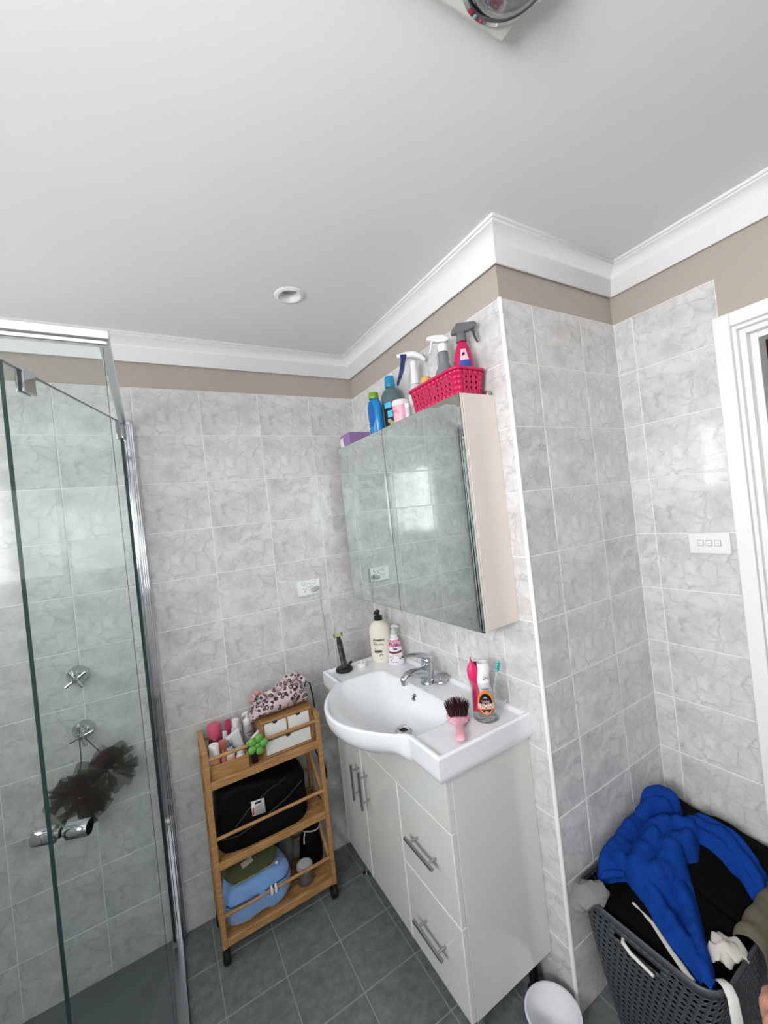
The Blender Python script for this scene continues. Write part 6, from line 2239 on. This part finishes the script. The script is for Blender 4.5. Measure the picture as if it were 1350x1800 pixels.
pts = [(0.102, -1.193), (0.093, -1.248), (0.074, -1.280), (0.0566, -1.3103), (0.042, -1.340), (0.030, -1.358), (0.026, -1.372)]
mb = MB()
mb.tube([(x, y, max(zp(x, y), 0.402)) for x, y in pts], [0.004, 0.0055, 0.006, 0.0065, 0.008, 0.009, 0.008], 10, flat=(0.5, 1))
mb.build('cord_strip', M('off_white_cotton', (196, 192, 184), 0.85), wc, world=True, angle=80)
wc2 = thing('white_cord_in_slot', 'white cord end poking through the handle slot of the laundry basket', 'cord', (0.014, -1.25, 0.36))
mb = MB()
mb.tube([(0.024, -1.205, 0.366), (0.009, -1.212, 0.369), (0.005, -1.235, 0.361), (0.006, -1.262, 0.356), (0.005, -1.290, 0.353)], [0.0045, 0.0055, 0.005, 0.0045, 0.004], 10)
mb.build('cord_strip', M('white_cotton', (214, 212, 208), 0.85), wc2, world=True, angle=80)
stp = thing('white_strap', 'broad white strap hanging over the near corner of the laundry basket', 'strap', (0.05, -1.43, 0.38))
mb = MB()
sp_ = [(0.078, -1.400, 0.398), (0.070, -1.412, 0.414), (0.060, -1.428, 0.422), (0.052, -1.440, 0.412), (0.048, -1.446, 0.36), (0.050, -1.446, 0.28), (0.056, -1.440, 0.20)]
for k in range(len(sp_) - 1):
    pass
mb.tube(sp_, [0.007, 0.010, 0.012, 0.0125, 0.0135, 0.0135, 0.012], 14, flat=(0.28, 1.0))
mb.build('strap_band', M('white_cotton'), stp, world=True, angle=80)
wl_ = thing('white_sock', 'crumpled white sock between towel and the near side of the basket', 'sock', (0.155, -1.395, 0.40))
mb = MB()


def sock(i, j):
    a, b_ = 2 * PI * i, PI * j
    x, y, z = 0.048 * -math.cos(b_), 0.026 * math.sin(b_) * math.cos(a), 0.020 * math.sin(b_) * math.sin(a)
    n_ = noise.noise(Vector((x * 52, y * 52, z * 52))) * 0.013 + noise.noise(Vector((x * 110, y * 110, z * 110))) * 0.004
    ang = -0.55
    return (0.160 + x * math.cos(ang) - y * math.sin(ang) + n_, -1.392 + x * math.sin(ang) + y * math.cos(ang) + n_, 0.404 + z + n_ * 0.6 + 0.006 * math.cos(x * 40))


mb.grid(sock, 30, 22, cu=True)
mb.build('sock_body', M('off_white_cotton'), wl_, world=True, angle=80)
ol = thing('olive_shirt', 'dull olive cloth draped over the near right rim of the basket', 'clothing', (0.26, -1.43, 0.40))
mb = MB()


def olive_fn(i, j):
    x = lerp(0.215, 0.44, i)
    t = j
    y = -1.385 - 0.062 * smooth(t / 0.45)
    z = 0.408 + 0.030 * math.sin(PI * min(1, t / 0.42)) - 0.20 * max(0, t - 0.42)
    n_ = noise.noise(Vector((x * 24, t * 5, 3))) * 0.010
    edge = smooth(i / 0.12)
    return (x + 0.02 * (1 - edge) * t, y + n_ * 0.6, z + n_ - 0.012 * (1 - edge))


mb.grid(olive_fn, 36, 26)
mb.build('cloth', M('olive_cotton', (92, 88, 72), 0.9, bump=(260, 0.5)), ol, world=True, solid=0.004, angle=80)
gc = thing('grey_garment', 'grey marl cloth hanging over the left back rim of the laundry basket', 'clothing', (0.02, -1.12, 0.41))
mb = MB()


def grey_fn(i, j):
    a, b_ = 2 * PI * i, PI * j
    x, y, z = 0.054 * -math.cos(b_), 0.036 * math.sin(b_) * math.cos(a), 0.022 * math.sin(b_) * math.sin(a)
    n_ = noise.noise(Vector((x * 42, y * 42, z * 42 + 4))) * 0.016 + noise.noise(Vector((x * 90, y * 90, z * 90))) * 0.006
    return (0.020 + x + n_ - 0.2 * y, -1.116 + y + n_ * 0.5 - 0.25 * x, 0.424 + z + n_ * 0.5 - 0.012 * smooth((-x - 0.01) / 0.03))


mb.grid(grey_fn, 30, 22, cu=True)
mb.build('cloth', M('grey_marl', (128, 126, 124), 0.9, bump=(300, 0.6), mottle=(120, 0.2)), gc, world=True, angle=80)


# ================================================================== THE PHOTOGRAPHER'S HAND at the lower right corner
SKIN = M('skin', (142, 100, 82), 0.5, sss=0.15, mottle=(120, 0.06))
pv = [(-0.500, -2.020, 0.930), (-0.545, -1.925, 1.020), (-0.575, -1.860, 1.080), (-0.592, -1.825, 1.115), (-0.602, -1.803, 1.140)]
pr_ = [0.036, 0.030, 0.024, 0.028, 0.026]
pv = [tuple(Vector(p) - CAM_R * 0.0165) for p in pv]
pe = [(0, 1), (1, 2), (2, 3), (3, 4)]
A_ = Vector((-0.30, 0.62, 0.72)).normalized()          # finger direction
S_ = Vector((0.86, 0.50, -0.07)).normalized()          # across the knuckles
N_ = A_.cross(S_)
palm = Vector(pv[4])
for k, (off_, ln_) in enumerate(((-0.027, 0.056), (-0.009, 0.062), (0.009, 0.058), (0.026, 0.046))):
    base = palm + S_ * off_ + A_ * 0.012
    prev = 4
    for q, (f_, curl) in enumerate(((0.0, 0.0), (0.42, 0.05), (0.75, 0.20), (1.0, 0.42))):
        p = base + A_ * (ln_ * f_ * (1 - 0.35 * curl)) + N_ * (-ln_ * curl * 0.8)
        pv.append(tuple(p)); pr_.append((0.0105, 0.0098, 0.0088, 0.0075)[q])
        pe.append((prev, len(pv) - 1)); prev = len(pv) - 1
prev = 3
for q, (a_, s_, r_) in enumerate(((0.004, -0.030, 0.0125), (0.024, -0.046, 0.0110), (0.044, -0.052, 0.0090))):
    p = Vector(pv[3]) + A_ * a_ + S_ * s_
    pv.append(tuple(p)); pr_.append(r_)
    pe.append((prev, len(pv) - 1)); prev = len(pv) - 1
ho = thing('person', 'bare hand of the person taking the photo, at the lower right edge', 'person', pv[0])
me = bpy.data.meshes.new('hand')
me.from_pydata([tuple(Vector(p) - Vector(pv[0])) for p in pv], pe, [])
me.materials.append(SKIN)
hand = bpy.data.objects.new('hand', me)
COL.objects.link(hand)
hand.parent = ho
sk = hand.modifiers.new('skin', 'SKIN')
if not me.skin_vertices:
    bpy.context.view_layer.update()
if me.skin_vertices:
    for i, r_ in enumerate(pr_):
        me.skin_vertices[0].data[i].radius = (r_, r_)
    me.skin_vertices[0].data[0].use_root = True
sd_ = hand.modifiers.new('sub', 'SUBSURF'); sd_.levels = 2; sd_.render_levels = 2
